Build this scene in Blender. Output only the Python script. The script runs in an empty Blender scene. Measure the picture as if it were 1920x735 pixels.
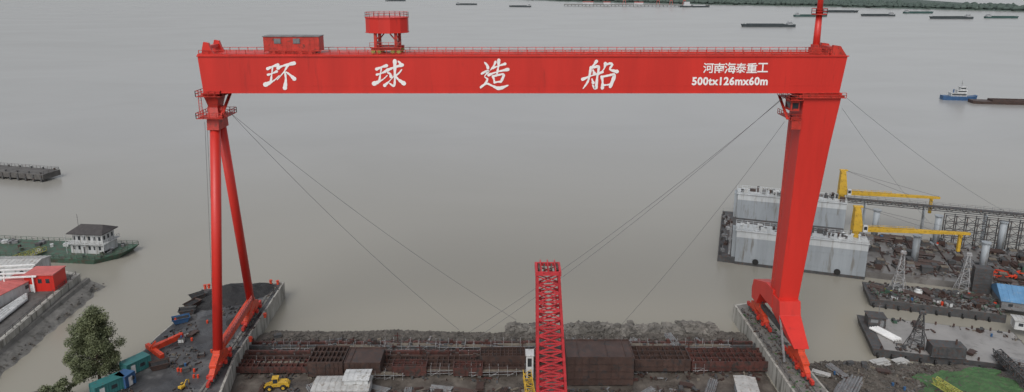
import bpy, math, random
from mathutils import Vector, Matrix, noise
R=random.Random(7)
H=82.0; TH=math.radians(13); F=1280.0; CX=960.0; CY=255.0
c_,s_=math.cos(TH),math.sin(TH)
WZ=-4.5
def S(u,v,z=0.0):
    p=(u-CX)/F;q=(v-CY)/F
    t=(z-H)/(-s_-q*c_)
    return Vector((t*p,t*(c_-q*s_),z))
def V(u,v,Y):
    p=(u-CX)/F;q=(v-CY)/F
    t=Y/(c_-q*s_)
    return Vector((t*p,Y,H+t*(-s_-q*c_)))
scn=bpy.context.scene
col=scn.collection
# ---------------------------------------------------------------- materials
def pm(name,c,rough=.6,var=.25,scale=.5,metal=0,rust=0,rustcol=(.09,.035,.018),bump=0,streak=False,spec=.5,c2=None):
    m=bpy.data.materials.new(name);m.use_nodes=True
    nt=m.node_tree;N=nt.nodes;L=nt.links
    b=N['Principled BSDF'];b.inputs['Roughness'].default_value=rough;b.inputs['Metallic'].default_value=metal
    b.inputs['Specular IOR Level'].default_value=spec
    tc=N.new('ShaderNodeTexCoord');mp=N.new('ShaderNodeMapping')
    L.new(tc.outputs['Object'],mp.inputs['Vector'])
    if streak: mp.inputs['Scale'].default_value=(1,1,.12)
    n=N.new('ShaderNodeTexNoise');n.inputs['Scale'].default_value=scale;n.inputs['Detail'].default_value=6;n.inputs['Roughness'].default_value=.65
    L.new(mp.outputs[0],n.inputs['Vector'])
    r=N.new('ShaderNodeValToRGB');r.color_ramp.elements[0].position=.3;r.color_ramp.elements[1].position=.7
    d=c2 if c2 else tuple(x*(1-var) for x in c)
    e=c if c2 else tuple(min(1,x*(1+var*.6)) for x in c)
    r.color_ramp.elements[0].color=(*d,1);r.color_ramp.elements[1].color=(*e,1)
    L.new(n.outputs['Fac'],r.inputs['Fac'])
    out=r.outputs[0]
    if rust>0:
        n2=N.new('ShaderNodeTexNoise');n2.inputs['Scale'].default_value=scale*2.3;n2.inputs['Detail'].default_value=8;n2.inputs['Roughness'].default_value=.7
        L.new(mp.outputs[0],n2.inputs['Vector'])
        r2=N.new('ShaderNodeValToRGB');r2.color_ramp.elements[0].position=.62-rust*.3;r2.color_ramp.elements[1].position=.74-rust*.3
        L.new(n2.outputs['Fac'],r2.inputs['Fac'])
        mx=N.new('ShaderNodeMix');mx.data_type='RGBA'
        L.new(r2.outputs[0],mx.inputs['Factor']);L.new(out,mx.inputs['A']);mx.inputs['B'].default_value=(*rustcol,1)
        out=mx.outputs['Result']
    L.new(out,b.inputs['Base Color'])
    if bump:
        bn=N.new('ShaderNodeBump');bn.inputs['Strength'].default_value=bump;bn.inputs['Distance'].default_value=.2
        L.new(n.outputs['Fac'],bn.inputs['Height']);L.new(bn.outputs[0],b.inputs['Normal'])
    return m
RED=pm('red_paint',(.52,.024,.016),.42,.14,.22,streak=True,rust=.12,rustcol=(.36,.020,.014))
RED2=pm('red_paint_worn',(.46,.032,.02),.5,.3,.6,rust=.3,rustcol=(.15,.03,.02))
ORED=pm('orange_red_paint',(.53,.05,.018),.5,.25,.6,rust=.25,rustcol=(.14,.035,.02))
PINK=pm('faded_red_paint',(.44,.032,.04),.5,.25,.5,rust=.2,rustcol=(.16,.025,.025))
PINKR=pm('faded_pink_paint',(.46,.12,.11),.6,.25,.5)
WHT=pm('white_paint',(.68,.68,.67),.5,.12,.6)
WHTD=pm('dirty_white_paint',(.48,.49,.49),.6,.25,.4,rust=.3,rustcol=(.20,.185,.16),streak=True)
LETTER=pm('letter_white',(.76,.74,.73),.5,.06,.6)
GREYB=pm('grey_blue_steel',(.27,.295,.315),.55,.2,.3,streak=True,rust=.3,rustcol=(.16,.155,.145))
WALLU=pm('pale_grey_wall_paint',(.44,.46,.47),.55,.2,.3,streak=True,rust=.25,rustcol=(.24,.23,.21))
DGREY=pm('dark_grey_steel',(.06,.062,.064),.6,.4,.6,rust=.3)
MGREY=pm('mid_grey_steel',(.17,.175,.18),.6,.4,.6,rust=.3)
LGREY=pm('light_grey_steel',(.30,.305,.31),.6,.3,.6,rust=.3)
BLACK=pm('black_rubber',(.012,.012,.012),.7,.3,1)
RUST=pm('rusty_hull_steel',(.062,.036,.029),.55,.45,.4,rust=.35,rustcol=(.03,.028,.028))
RUSTR=pm('red_oxide_steel',(.085,.032,.026),.55,.5,.35,rust=.5,rustcol=(.036,.03,.027))
CONC=pm('quay_concrete',(.34,.33,.30),.8,.35,.35,streak=True,rust=.4,rustcol=(.12,.115,.10))
CONCD=pm('dark_concrete',(.15,.145,.135),.85,.4,.3,rust=.3,rustcol=(.07,.068,.06),bump=.3)
CONCX=pm('wet_dark_concrete',(.095,.09,.085),.7,.45,.3,rust=.3,rustcol=(.05,.045,.04),bump=.3)
COAL=pm('coal',(.018,.018,.019),.8,.5,1.2,bump=.8)
YEL=pm('yellow_paint',(.50,.31,.03),.5,.25,.6,rust=.2)
YELG=pm('lime_yellow_paint',(.34,.34,.08),.6,.25,.6,rust=.25)
TEAL=pm('teal_paint',(.03,.14,.14),.55,.25,.6,rust=.15)
BLUE=pm('blue_paint',(.03,.09,.20),.5,.25,.6,rust=.15)
BLUER=pm('blue_sheet_roof',(.09,.21,.36),.5,.25,.4,rust=.2,rustcol=(.2,.25,.3))
GREEN=pm('green_deck_paint',(.05,.105,.072),.6,.4,.3,rust=.5,rustcol=(.07,.06,.045))
GLASS=pm('dark_glass',(.03,.035,.04),.12,.2,1)
WINB=pm('grey_window',(.16,.165,.17),.4,.2,1)
ROOFD=pm('dark_roof_tiles',(.05,.045,.045),.8,.35,.8)
ROCK=pm('rubble_rock',(.15,.14,.125),.9,.65,.35,bump=.5)
RUBB=pm('muddy_rubble',(.085,.076,.066),.85,.6,.4,bump=.4)
DECK=pm('wet_rusty_deck',(.165,.157,.15),.3,.5,.10,rust=.35,rustcol=(.07,.058,.052))
DECKG=pm('grey_barge_deck',(.25,.24,.23),.35,.25,.12,rust=.25,rustcol=(.15,.142,.135))
ROPE=pm('steel_wire',(.11,.11,.115),.5,.1,1)
BARK=pm('bark',(.09,.07,.05),.9,.3,2)
LEAF=pm('leaves',(.15,.165,.08),.6,.3,.35,c2=(.065,.082,.04))
FARG=pm('hazy_far_trees',(.065,.09,.075),.9,.4,.02,c2=(.045,.065,.058))  # distance haze mixed into the muted tree and bank greens
NET=pm('green_net_weeds',(.055,.13,.045),.85,.35,.4,c2=(.035,.075,.03),bump=.6,rust=.3,rustcol=(.075,.08,.05))
TARP=pm('pale_sheet_metal',(.40,.40,.39),.5,.25,.5,rust=.3,rustcol=(.22,.19,.16))
SAND=pm('timber_plank',(.14,.12,.095),.9,.3,1,bump=.5)
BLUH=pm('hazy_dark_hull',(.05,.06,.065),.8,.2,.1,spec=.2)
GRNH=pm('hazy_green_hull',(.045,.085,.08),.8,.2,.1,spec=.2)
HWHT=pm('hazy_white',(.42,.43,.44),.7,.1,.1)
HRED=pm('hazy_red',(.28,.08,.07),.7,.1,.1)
CARGO=pm('cargo_grey',(.09,.085,.082),.9,.3,.2,spec=.1)

def water_mat():
    m=bpy.data.materials.new('river_water');m.use_nodes=True
    nt=m.node_tree;N=nt.nodes;L=nt.links;b=N['Principled BSDF']
    g=N.new('ShaderNodeNewGeometry')
    mp=N.new('ShaderNodeMapping');mp.inputs['Scale'].default_value=(.006,.010,.01);L.new(g.outputs['Position'],mp.inputs['Vector'])
    n=N.new('ShaderNodeTexNoise');n.inputs['Scale'].default_value=1;n.inputs['Detail'].default_value=5;n.inputs['Roughness'].default_value=.55;n.inputs['Distortion'].default_value=1.0;L.new(mp.outputs[0],n.inputs['Vector'])
    r=N.new('ShaderNodeValToRGB');r.color_ramp.elements[0].position=.3;r.color_ramp.elements[1].position=.7
    r.color_ramp.elements[0].color=(.245,.242,.230,1);r.color_ramp.elements[1].color=(.275,.272,.262,1)
    L.new(n.outputs['Fac'],r.inputs['Fac'])
    # silt near the bank
    sp=N.new('ShaderNodeSeparateXYZ');L.new(g.outputs['Position'],sp.inputs[0])
    mr=N.new('ShaderNodeMapRange');mr.inputs[1].default_value=150;mr.inputs[2].default_value=380;mr.inputs[3].default_value=1;mr.inputs[4].default_value=0;L.new(sp.outputs['Y'],mr.inputs[0])
    mx=N.new('ShaderNodeMix');mx.data_type='RGBA';L.new(mr.outputs[0],mx.inputs['Factor']);L.new(r.outputs[0],mx.inputs['A']);mx.inputs['B'].default_value=(.25,.235,.195,1)
    L.new(mx.outputs['Result'],b.inputs['Base Color'])
    b.inputs['Roughness'].default_value=.26
    b.inputs['IOR'].default_value=1.4
    mp2=N.new('ShaderNodeMapping');mp2.inputs['Scale'].default_value=(.5,.7,.5);L.new(g.outputs['Position'],mp2.inputs['Vector'])
    n2=N.new('ShaderNodeTexNoise');n2.inputs['Scale'].default_value=1;n2.inputs['Detail'].default_value=3;L.new(mp2.outputs[0],n2.inputs['Vector'])
    mp3=N.new('ShaderNodeMapping');mp3.inputs['Scale'].default_value=(.03,.05,.05);L.new(g.outputs['Position'],mp3.inputs['Vector'])
    n3=N.new('ShaderNodeTexNoise');n3.inputs['Scale'].default_value=1;n3.inputs['Detail'].default_value=3;n3.inputs['Distortion'].default_value=.8;L.new(mp3.outputs[0],n3.inputs['Vector'])
    b1=N.new('ShaderNodeBump');b1.inputs['Strength'].default_value=.08;b1.inputs['Distance'].default_value=.18;L.new(n2.outputs['Fac'],b1.inputs['Height'])
    b2=N.new('ShaderNodeBump');b2.inputs['Strength'].default_value=.06;b2.inputs['Distance'].default_value=.6;L.new(n3.outputs['Fac'],b2.inputs['Height']);L.new(b1.outputs[0],b2.inputs['Normal'])
    L.new(b2.outputs[0],b.inputs['Normal'])
    return m
WATER=water_mat()
def ground_mat():
    m=bpy.data.materials.new('wet_mud');m.use_nodes=True
    nt=m.node_tree;N=nt.nodes;L=nt.links;b=N['Principled BSDF']
    g=N.new('ShaderNodeNewGeometry')
    n=N.new('ShaderNodeTexNoise');n.inputs['Scale'].default_value=.22;n.inputs['Detail'].default_value=9;n.inputs['Roughness'].default_value=.68;L.new(g.outputs['Position'],n.inputs['Vector'])
    r=N.new('ShaderNodeValToRGB');cr=r.color_ramp
    cr.elements[0].position=.3;cr.elements[0].color=(.04,.034,.029,1);cr.elements[1].position=.74;cr.elements[1].color=(.16,.14,.118,1)
    e=cr.elements.new(.5);e.color=(.085,.073,.062,1)
    L.new(n.outputs['Fac'],r.inputs['Fac']);L.new(r.outputs[0],b.inputs['Base Color'])
    rr=N.new('ShaderNodeMapRange');rr.inputs[1].default_value=.4;rr.inputs[2].default_value=.6;rr.inputs[3].default_value=.25;rr.inputs[4].default_value=.8
    L.new(n.outputs['Fac'],rr.inputs[0]);L.new(rr.outputs[0],b.inputs['Roughness'])
    bn=N.new('ShaderNodeBump');bn.inputs['Strength'].default_value=.7;bn.inputs['Distance'].default_value=.3;L.new(n.outputs['Fac'],bn.inputs['Height']);L.new(bn.outputs[0],b.inputs['Normal'])
    return m
MUD=ground_mat()
def asphalt_mat():
    m=bpy.data.materials.new('wet_asphalt');m.use_nodes=True
    nt=m.node_tree;N=nt.nodes;L=nt.links;b=N['Principled BSDF']
    g=N.new('ShaderNodeNewGeometry')
    n=N.new('ShaderNodeTexNoise');n.inputs['Scale'].default_value=.13;n.inputs['Detail'].default_value=8;n.inputs['Roughness'].default_value=.65;n.inputs['Distortion'].default_value=.6;L.new(g.outputs['Position'],n.inputs['Vector'])
    r=N.new('ShaderNodeValToRGB');cr=r.color_ramp
    cr.elements[0].position=.35;cr.elements[0].color=(.026,.026,.028,1);cr.elements[1].position=.68;cr.elements[1].color=(.11,.11,.11,1)
    e=cr.elements.new(.52);e.color=(.052,.052,.054,1)
    L.new(n.outputs['Fac'],r.inputs['Fac']);L.new(r.outputs[0],b.inputs['Base Color'])
    n2=N.new('ShaderNodeTexNoise');n2.inputs['Scale'].default_value=.22;n2.inputs['Detail'].default_value=3;L.new(g.outputs['Position'],n2.inputs['Vector'])
    rr=N.new('ShaderNodeMapRange');rr.inputs[1].default_value=.5;rr.inputs[2].default_value=.6;rr.inputs[3].default_value=.6;rr.inputs[4].default_value=.12
    L.new(n2.outputs['Fac'],rr.inputs[0]);L.new(rr.outputs[0],b.inputs['Roughness'])
    return m
ASPH=asphalt_mat()
# ---------------------------------------------------------------- mesh builder
class M:
    def __init__(s): s.v=[];s.f=[];s.m=[];s.k=0
    def add(s,vs,fs):
        o=len(s.v);s.v+= [tuple(x) for x in vs];s.f+=[tuple(i+o for i in f) for f in fs];s.m+=[s.k]*len(fs)
    def box(s,x0,x1,y0,y1,z0,z1):
        vs=[(x0,y0,z0),(x1,y0,z0),(x1,y1,z0),(x0,y1,z0),(x0,y0,z1),(x1,y0,z1),(x1,y1,z1),(x0,y1,z1)]
        s.add(vs,[(3,2,1,0),(4,5,6,7),(0,1,5,4),(1,2,6,5),(2,3,7,6),(3,0,4,7)])
    def rbox(s,c,sz,rz=0,tilt=0):
        mt=Matrix.Translation(c)@Matrix.Rotation(rz,4,'Z')@Matrix.Rotation(tilt,4,'Y')
        a,b,d=sz[0]/2,sz[1]/2,sz[2]/2
        vs=[mt@Vector(p) for p in [(-a,-b,-d),(a,-b,-d),(a,b,-d),(-a,b,-d),(-a,-b,d),(a,-b,d),(a,b,d),(-a,b,d)]]
        s.add(vs,[(3,2,1,0),(4,5,6,7),(0,1,5,4),(1,2,6,5),(2,3,7,6),(3,0,4,7)])
    def beam(s,p,q,w,h=None,w2=None,h2=None):
        h=h or w;w2=w2 or w;h2=h2 or h
        p=Vector(p);q=Vector(q);d=(q-p).normalized()
        up=Vector((0,0,1)) if abs(d.z)<.95 else Vector((0,1,0))
        a=d.cross(up).normalized();b=a.cross(d).normalized()
        vs=[p-a*w/2-b*h/2,p+a*w/2-b*h/2,p+a*w/2+b*h/2,p-a*w/2+b*h/2,q-a*w2/2-b*h2/2,q+a*w2/2-b*h2/2,q+a*w2/2+b*h2/2,q-a*w2/2+b*h2/2]
        s.add(vs,[(3,2,1,0),(4,5,6,7),(0,1,5,4),(1,2,6,5),(2,3,7,6),(3,0,4,7)])
    def tube(s,p,q,r,r2=None,n=8):
        r2=r if r2 is None else r2
        p=Vector(p);q=Vector(q);d=(q-p).normalized()
        up=Vector((0,0,1)) if abs(d.z)<.95 else Vector((0,1,0))
        a=d.cross(up).normalized();b=a.cross(d).normalized()
        vs=[];
        for P,rr in((p,r),(q,r2)):
            for i in range(n):
                t=2*math.pi*i/n;vs.append(P+(a*math.cos(t)+b*math.sin(t))*rr)
        fs=[(i,(i+1)%n,n+(i+1)%n,n+i) for i in range(n)]+[tuple(range(n))[::-1],tuple(range(n,2*n))]
        s.add(vs,fs)
    def prism(s,poly,axis,a,b):
        n=len(poly);vs=[]
        for t in(a,b):
            for (x,y) in poly:
                vs.append((t,x,y) if axis=='X' else (x,t,y) if axis=='Y' else (x,y,t))
        s.add(vs,[(i,(i+1)%n,n+(i+1)%n,n+i) for i in range(n)]+[tuple(range(n))[::-1],tuple(range(n,2*n))])
    def loft(s,secs,cap=True):
        n=len(secs[0]);vs=[p for q in secs for p in q];fs=[]
        for j in range(len(secs)-1):
            for i in range(n): fs.append((j*n+i,j*n+(i+1)%n,(j+1)*n+(i+1)%n,(j+1)*n+i))
        if cap: fs+=[tuple(range(n))[::-1],tuple(range((len(secs)-1)*n,len(secs)*n))]
        s.add(vs,fs)
    def rail(s,pts,h=1.1,sp=2.0,r=.04,closed=False):
        pts=[Vector(p) for p in pts]
        if closed: pts.append(pts[0])
        for a,b in zip(pts,pts[1:]):
            L=(b-a).length;n=max(1,int(L/sp))
            for i in range(n+1):
                p=a.lerp(b,i/n);s.beam(p,p+Vector((0,0,h)),r*2)
            for z in(h,h*.5): s.beam(a+Vector((0,0,z)),b+Vector((0,0,z)),r*1.7)
    def lattice(s,p,q,w,w2,nb,r,rd=None,x=False):
        p=Vector(p);q=Vector(q);d=(q-p).normalized();rd=rd or r*.6
        a=Vector((1,0,0)) if abs(d.x)<.7 else Vector((0,1,0))
        a=(a-d*a.dot(d)).normalized();b=a.cross(d).normalized()
        def c(t,i):
            P=p.lerp(q,t);ww=(w+(w2-w)*t)/2
            sx,sy=[(-1,-1),(1,-1),(1,1),(-1,1)][i%4];return P+a*sx*ww+b*sy*ww
        for i in range(4):
            s.beam(c(0,i),c(1,i),r*2)
            for j in range(nb):
                t0,t1=j/nb,(j+1)/nb
                k0,k1=(i,i+1) if j%2 else (i+1,i)
                s.beam(c(t0,k0),c(t1,k1),rd*2)
                if x: s.beam(c(t0,k1),c(t1,k0),rd*1.6)
                s.beam(c(t1,i),c(t1,i+1),rd*2)
    def out(s,name,mats,parent=None,world=False,smooth=False,bevel=0,label=None,auto=None):
        me=bpy.data.meshes.new(name)
        vs=s.v
        if parent is not None and world:
            inv=parent_mw[parent.name].inverted();vs=[tuple(inv@Vector(p)) for p in vs]
        me.from_pydata(vs,[],s.f)
        if not isinstance(mats,(list,tuple)):mats=[mats]
        for m in mats: me.materials.append(m)
        me.polygons.foreach_set('material_index',s.m)
        if smooth: me.polygons.foreach_set('use_smooth',[len(f)==4 for f in s.f])
        me.update()
        o=bpy.data.objects.new(name,me);col.objects.link(o)
        if parent is not None:o.parent=parent
        if bevel:
            bm=o.modifiers.new('b','BEVEL');bm.width=bevel;bm.segments=1;bm.limit_method='ANGLE'
        if label:o['label']=label
        return o
parent_mw={}
def one(fn,name,mat,parent,**k):
    m=M();fn(m);return m.out(name,mat,parent=parent,**k)
def thing(name,label,cat,loc=(0,0,0),rz=0,group=None):
    e=bpy.data.objects.new(name,None);col.objects.link(e);e.location=loc;e.rotation_euler=(0,0,rz)
    e.empty_display_size=.5
    e['label']=label;e['category']=cat
    if group:e['group']=group
    parent_mw[e.name]=Matrix.Translation(loc)@Matrix.Rotation(rz,4,'Z')
    return e
def solo(m,name,label,cat,mats,group=None,kind=None,loc=None,rz=0,**k):
    o=m.out(name,mats,**k)
    if kind=='structure': o['kind']=kind
    else:
        o['label']=label;o['category']=cat
        if kind:o['kind']=kind
    if group:o['group']=group
    if loc is not None:o.location=loc;o.rotation_euler=(0,0,rz)
    return o
def copy_thing(o,loc,rz=0,sc=1,parent=None):
    n=o.copy();col.objects.link(n)
    if parent is None:
        n.location=loc;n.rotation_euler=(0,0,rz);n.scale=(sc,sc,sc) if not isinstance(sc,tuple) else sc
    else: n.parent=parent
    for ch in o.children: copy_thing(ch,None,parent=n)
    return n
# ---------------------------------------------------------------- river + ground
m=M();m.add([(-9000,20,WZ),(9000,20,WZ),(9000,12000,WZ),(-9000,12000,WZ)],[(0,1,2,3)])
o=m.out('river',WATER);o['kind']='structure'
def sm(x,a,b):
    t=max(0,min(1,(x-a)/(b-a)));return t*t*(3-2*t)
def fb(x,y,s,o=4): return noise.fractal(Vector((x*s,y*s,.3)),.9,2.1,o)
def gh(x,y):
    n=fb(x,y,.09)
    shore=154.5+fb(x,3,.05)*3
    k=sm(x,-66,-61)*(1-sm(x,56,62))*(1-sm(y,shore-2,shore+2.5))
    h1=-4.28+.28*n+1.4*sm(y,142,149)*(1-sm(y,151,157))
    yr=141-4*sm(x,98,112)+fb(x,9,.1)*2
    kr=sm(x,58,63)*(1-sm(y,yr-2.5,yr+2))
    h2=-2.6+.7*n+1.6*math.exp(-((x-77)**2/60+(y-134)**2/20))
    yl=131-10*sm(x,-82,-74)-12*sm(-x,100,112)+fb(x,5,.1)*2
    kl=(1-sm(x,-72,-66))*(1-sm(y,yl-4,yl+2))
    h3=-3.0+.5*n
    h=-8
    h=h+(h1-h)*k if k>0 else h
    h=h+(h2-h)*kr if kr>0 else h
    h=h+(h3-h)*kl if kl>0 else h
    return h
m=M();x0,x1,y0,y1,st=-150,190,88,164,.8
nx=int((x1-x0)/st);ny=int((y1-y0)/st)
vs=[];
for j in range(ny+1):
    for i in range(nx+1):
        x=x0+i*st;y=y0+j*st;vs.append((x,y,gh(x,y)+.08*noise.noise(Vector((x*.9,y*.9,0)))))
m.add(vs,[(j*(nx+1)+i,j*(nx+1)+i+1,(j+1)*(nx+1)+i+1,(j+1)*(nx+1)+i) for j in range(ny) for i in range(nx)])
o=m.out('ground',MUD,smooth=True);o['kind']='structure'
def rocks(m,n,fn,s0,s1,flat=.7):
    for _ in range(n):
        c,sc=fn();r=R.uniform(s0,s1)*sc
        a=R.random()*6.28;mt=Matrix.Translation(c)@Matrix.Rotation(a,4,'Z')@Matrix.Rotation(R.uniform(-.5,.5),4,'X')
        vs=[mt@(Vector((sx*R.uniform(.6,1.1),sy*R.uniform(.5,1),sz*flat*R.uniform(.5,1)))*r) for sx in(-1,1) for sy in(-1,1) for sz in(-1,1)]
        m.add(vs,[(0,1,3,2),(4,6,7,5),(0,4,5,1),(2,3,7,6),(0,2,6,4),(1,5,7,3)])
m=M()
def f1():
    x=R.uniform(-59,57);y=R.gauss(151.8,2.0);return (x,y,gh(x,y)+.1),1
rocks(m,3800,f1,.15,.6)
def f1b():
    x=R.uniform(-58,2);y=R.gauss(151,2.2);return (x,y,gh(x,y)+.1),1
rocks(m,1600,f1b,.12,.4)
solo(m,'shore_rubble','loose dark brown rubble scattered along the muddy shore','rubble',RUBB,kind='stuff')
m=M()
def f2():
    x=R.uniform(-1,50);t=R.gauss(0,1);hh=2.5+fb(x,2,.12)*1.6
    y=153.5+t*1.9;return (x,y,-4+max(0,hh)*math.exp(-t*t*.7)*R.uniform(.5,1)),1
rocks(m,2600,f2,.3,.95)
solo(m,'rock_embankment','long heap of broken grey rocks at the river edge','rocks',ROCK,kind='stuff')
m=M()
def f3():
    x=R.uniform(66,99);y=R.uniform(126,141);return (x,y,gh(x,y)+.05),1
rocks(m,1500,f3,.1,.38)
solo(m,'bank_rubble','brown stones and broken bricks on the muddy bank','rubble',RUBB,kind='stuff')
# ---------------------------------------------------------------- left dock
def slab(pts,z0,z1): 
    m=M();m.prism([(p[0],p[1]) for p in pts],'Z',z0,z1);return m
LD=[S(378,541),S(533,529),S(440,672),S(405,760),Vector((-60.5,100,0)),Vector((-90,100,0)),S(185,750),S(235,692),S(290,634),S(345,588)]
area=sum(LD[i].x*LD[(i+1)%len(LD)].y-LD[(i+1)%len(LD)].x*LD[i].y for i in range(len(LD)))
if area<0: LD=LD[::-1]
m=slab(LD,-8,0);o=m.out('quay',[CONC]);o['kind']='structure'
cx=sum(p.x for p in LD)/len(LD);cy=sum(p.y for p in LD)/len(LD)
m=M();m.add([(cx+(p.x-cx)*.965,cy+(p.y-cy)*.985,.006) for p in LD],[tuple(range(len(LD)))])
o=m.out('pavement',ASPH);o['kind']='structure'
def railline(pa,pb,name,lab):
    m=M();d=(pb-pa).normalized()
    m.beam(pa+Vector((0,0,.06)),pb+Vector((0,0,.06)),1.4,.1)
    m.k=1;m.beam(pa+Vector((0,0,.16)),pb+Vector((0,0,.16)),.16,.16)
    solo(m,name,lab,'rail',[CONCD,DGREY])
railline(Vector((-62.3,104,0)),Vector((-64.9,172,0)),'crane_rail','steel crane rail in a concrete strip along the quay edge')
RQ=[Vector((57.2,100,0)),Vector((65.5,100,0)),S(1412,566),S(1376,571)]
m=slab(RQ,-8,0);o=m.out('quay',[CONC]);o['kind']='structure'
m=M();q=RQ
m.add([(q[0].x+.5,q[0].y,.006),(q[1].x-.4,q[1].y,.006),(q[2].x-.4,q[2].y-.5,.006),(q[3].x+.5,q[3].y-.6,.006)],[(0,1,2,3)])
o=m.out('pavement',CONCD);o['kind']='structure'
railline(Vector((62.4,104,0)),Vector((60.6,160,0)),'crane_rail','steel crane rail on the narrow concrete runway wall')
m=M();m.rail([(58.2,108,0),(58.0,158,0)],1.1,2.5,.04)
solo(m,'railing','thin rusty steel railing on the narrow runway wall','railing',DGREY)
# ---------------------------------------------------------------- gantry crane
GC=thing('gantry_crane','huge red shipyard gantry crane with white lettering on its girder','crane',(0,143,0))
def part(m,name,mats,par=None,**k): return m.out(name,mats,parent=par or GC,world=True,**k)
X0,X1=-64.4,68.8;Y0,Y1=140.0,146.6;Z0,Z1=58.8,66.5
m=M()
m.prism([(X0+.4,Z0),(X1-.9,Z0),(X1,Z1),(X0-.1,Z1+.4),(X0-.1,Z1)],'Y',Y0,Y1)
m.box(X0-.2,X1+.2,Y0-.22,Y0-.003,Z1-.12,Z1+.12)
m.box(X0+.3,X1-.8,Y0-.16,Y0-.003,Z0-.02,Z0+.18)
m.box(X0+.3,X1-.7,Y0-.03,Y0-.003,Z0+1.55,Z0+1.62)
for x in range(-56,68,12): m.box(x,x+.05,Y0-.02,Y0-.002,Z0+.2,Z1-.15)
GIR=part(m,'girder',RED,bevel=.05)
m=M();m.box(X0+2,X1-2,Y0+.88,Y0+1.12,Z1+.003,Z1+.35);part(m,'trolley_track',RED2)
m=M();m.box(X0+2,X1-2,Y1-1.12,Y1-.88,Z1+.003,Z1+.35);part(m,'trolley_track',RED2)
m=M();m.box(X0+2,X1-2,Y0+2.6,Y0+4,Z1+.003,Z1+.12);part(m,'girder_walkway',RED2)
m=M();m.rail([(X0+.2,Y0+.1,Z1),(X1-4,Y0+.1,Z1)],1.15,1.9,.06)
m.box(X0+.2,X1-4,Y0+.08,Y0+.12,Z1+.13,Z1+.3)
part(m,'railing',RED2)
m=M();m.rail([(X0+.2,Y1-.1,Z1),(X1-4,Y1-.1,Z1)],1.15,1.9,.06)
part(m,'railing',RED2)
m=M()
for y in(Y0+.4,Y1-1.0):
    m.prism([(X0+.6,Z1),(X0+3.4,Z1),(X0+2.6,Z1+1.2),(X0+2.2,Z1+2.6),(X0+1.2,Z1+2.8),(X0+.8,Z1+1.4)],'Y',y,y+.7)
m.box(X0+1.2,X0+2.2,Y0+.9,Y1-.9,Z1+1.3,Z1+2.0)
part(m,'end_buffer',RED)
m=M()
for y in(Y0+.2,Y1-.9):
    m.prism([(X1-3.2,Z1),(X1-.05,Z1),(X1-.8,Z1+1.0),(X1-1.5,Z1+2.0),(X1-3.0,Z1+2.2)],'Y',y,y+.7)
m.box(X1-3.0,X1-1.6,Y0+.8,Y1-.8,Z1+.9,Z1+1.7)
part(m,'end_buffer',RED2)
m=M();m.rail([(X1-7.5,Y0+.3,Z1),(X1-3.3,Y0+.3,Z1)],1.6,1,.07)
part(m,'railing',RED2)
m=M();m.box(X1-6.5,X1-4.8,Y0+2,Y0+4,Z1+.4,Z1+1.5);m.box(X1-6.2,X1-5,Y0+2.3,Y0+3.7,Z1+1.5,Z1+2.1);part(m,'equipment_box',RED2)
def strokes(name,ss,u0,v0,u1,v1,Y,sl=.10,plain=False):
    a=V(u0,v0,Y);b=V(u1,v1,Y);m=M();k=0
    for st in ss:
        P=[Vector((a.x+(b.x-a.x)*(p[0]+sl*(50-p[1])*.5)/100,0,a.z+(b.z-a.z)*p[1]/100)) for p in st];W=[p[2]*(b.x-a.x)/100/2*(1.12 if p[2]>6 else .85) for p in st]
        Q=[];WW=[]
        if plain: Q=P[:];WW=W[:]
        else:
            for i in range(len(P)-1):
                p0=P[max(0,i-1)];p1=P[i];p2=P[i+1];p3=P[min(len(P)-1,i+2)]
                for j in range(6):
                    t=j/6;Q.append(.5*((2*p1)+(p2-p0)*t+(2*p0-5*p1+4*p2-p3)*t*t+(3*p1-p0-3*p2+p3)*t**3));WW.append(W[i]+(W[i+1]-W[i])*t)
            Q.append(P[-1]);WW.append(W[-1])
        n=len(Q)
        if not plain: WW=[w*(.74+.40*abs(math.cos(math.pi*i/(n-1)))) for i,w in enumerate(WW)]
        yy=Y-k*.004;k+=1
        vs=[]
        for i,qv in enumerate(Q):
            d=(Q[min(i+1,len(Q)-1)]-Q[max(i-1,0)]).normalized();nrm=Vector((-d.z,0,d.x))
            w=WW[i]*(1 if plain else 1+.12*math.sin(i*2.1+k))
            vs+=[(qv.x+nrm.x*w,yy,qv.z+nrm.z*w),(qv.x-nrm.x*w,yy,qv.z-nrm.z*w)]
        m.add(vs,[(2*i,2*i+1,2*i+3,2*i+2) for i in range(n-1)])
        if plain: continue
        for e,ww in((0,WW[0]),(n-1,WW[-1])):
            yy2=yy-.0015
            m.add([(Q[e].x+ww*math.cos(t*.7854),yy2-(.0004 if e else 0),Q[e].z+ww*math.sin(t*.7854)) for t in range(8)],[tuple(range(8))])
    part(m,name,LETTER)
LY=Y0-.06
wang=[[(4,24,9),(22,15,7),(42,8,10)],[(23,14,6),(19,45,6),(15,78,8)],[(5,49,7),(22,43,6),(37,35,8)],[(-5,90,14),(12,82,10),(30,70,5),(46,52,3)]]
strokes('painted_character',wang+[[(42,22,10),(60,12,7),(101,1,11)],[(78,8,9),(64,36,6),(38,70,3)],[(66,36,6),(70,66,8),(66,104,13)],[(72,38,5),(86,50,9),(101,66,12)]],498,118,553,163,LY)
wang2=[[(p[0]*.95,p[1]*.85+8,p[2]) for p in s] for s in wang]
strokes('painted_character',wang2+[[(42,33,10),(66,22,7),(98,12,10)],[(70,-4,11),(71,45,8),(69,92,9),(50,82,3)],[(44,42,5),(54,47,9),(57,58,9)],[(34,92,10),(54,72,5),(70,52,3)],[(96,30,4),(84,46,7),(72,54,5)],[(72,52,5),(84,68,9),(105,84,13)],[(83,-2,6),(91,6,10),(97,14,8)]],703,116,756,164,LY)
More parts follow.
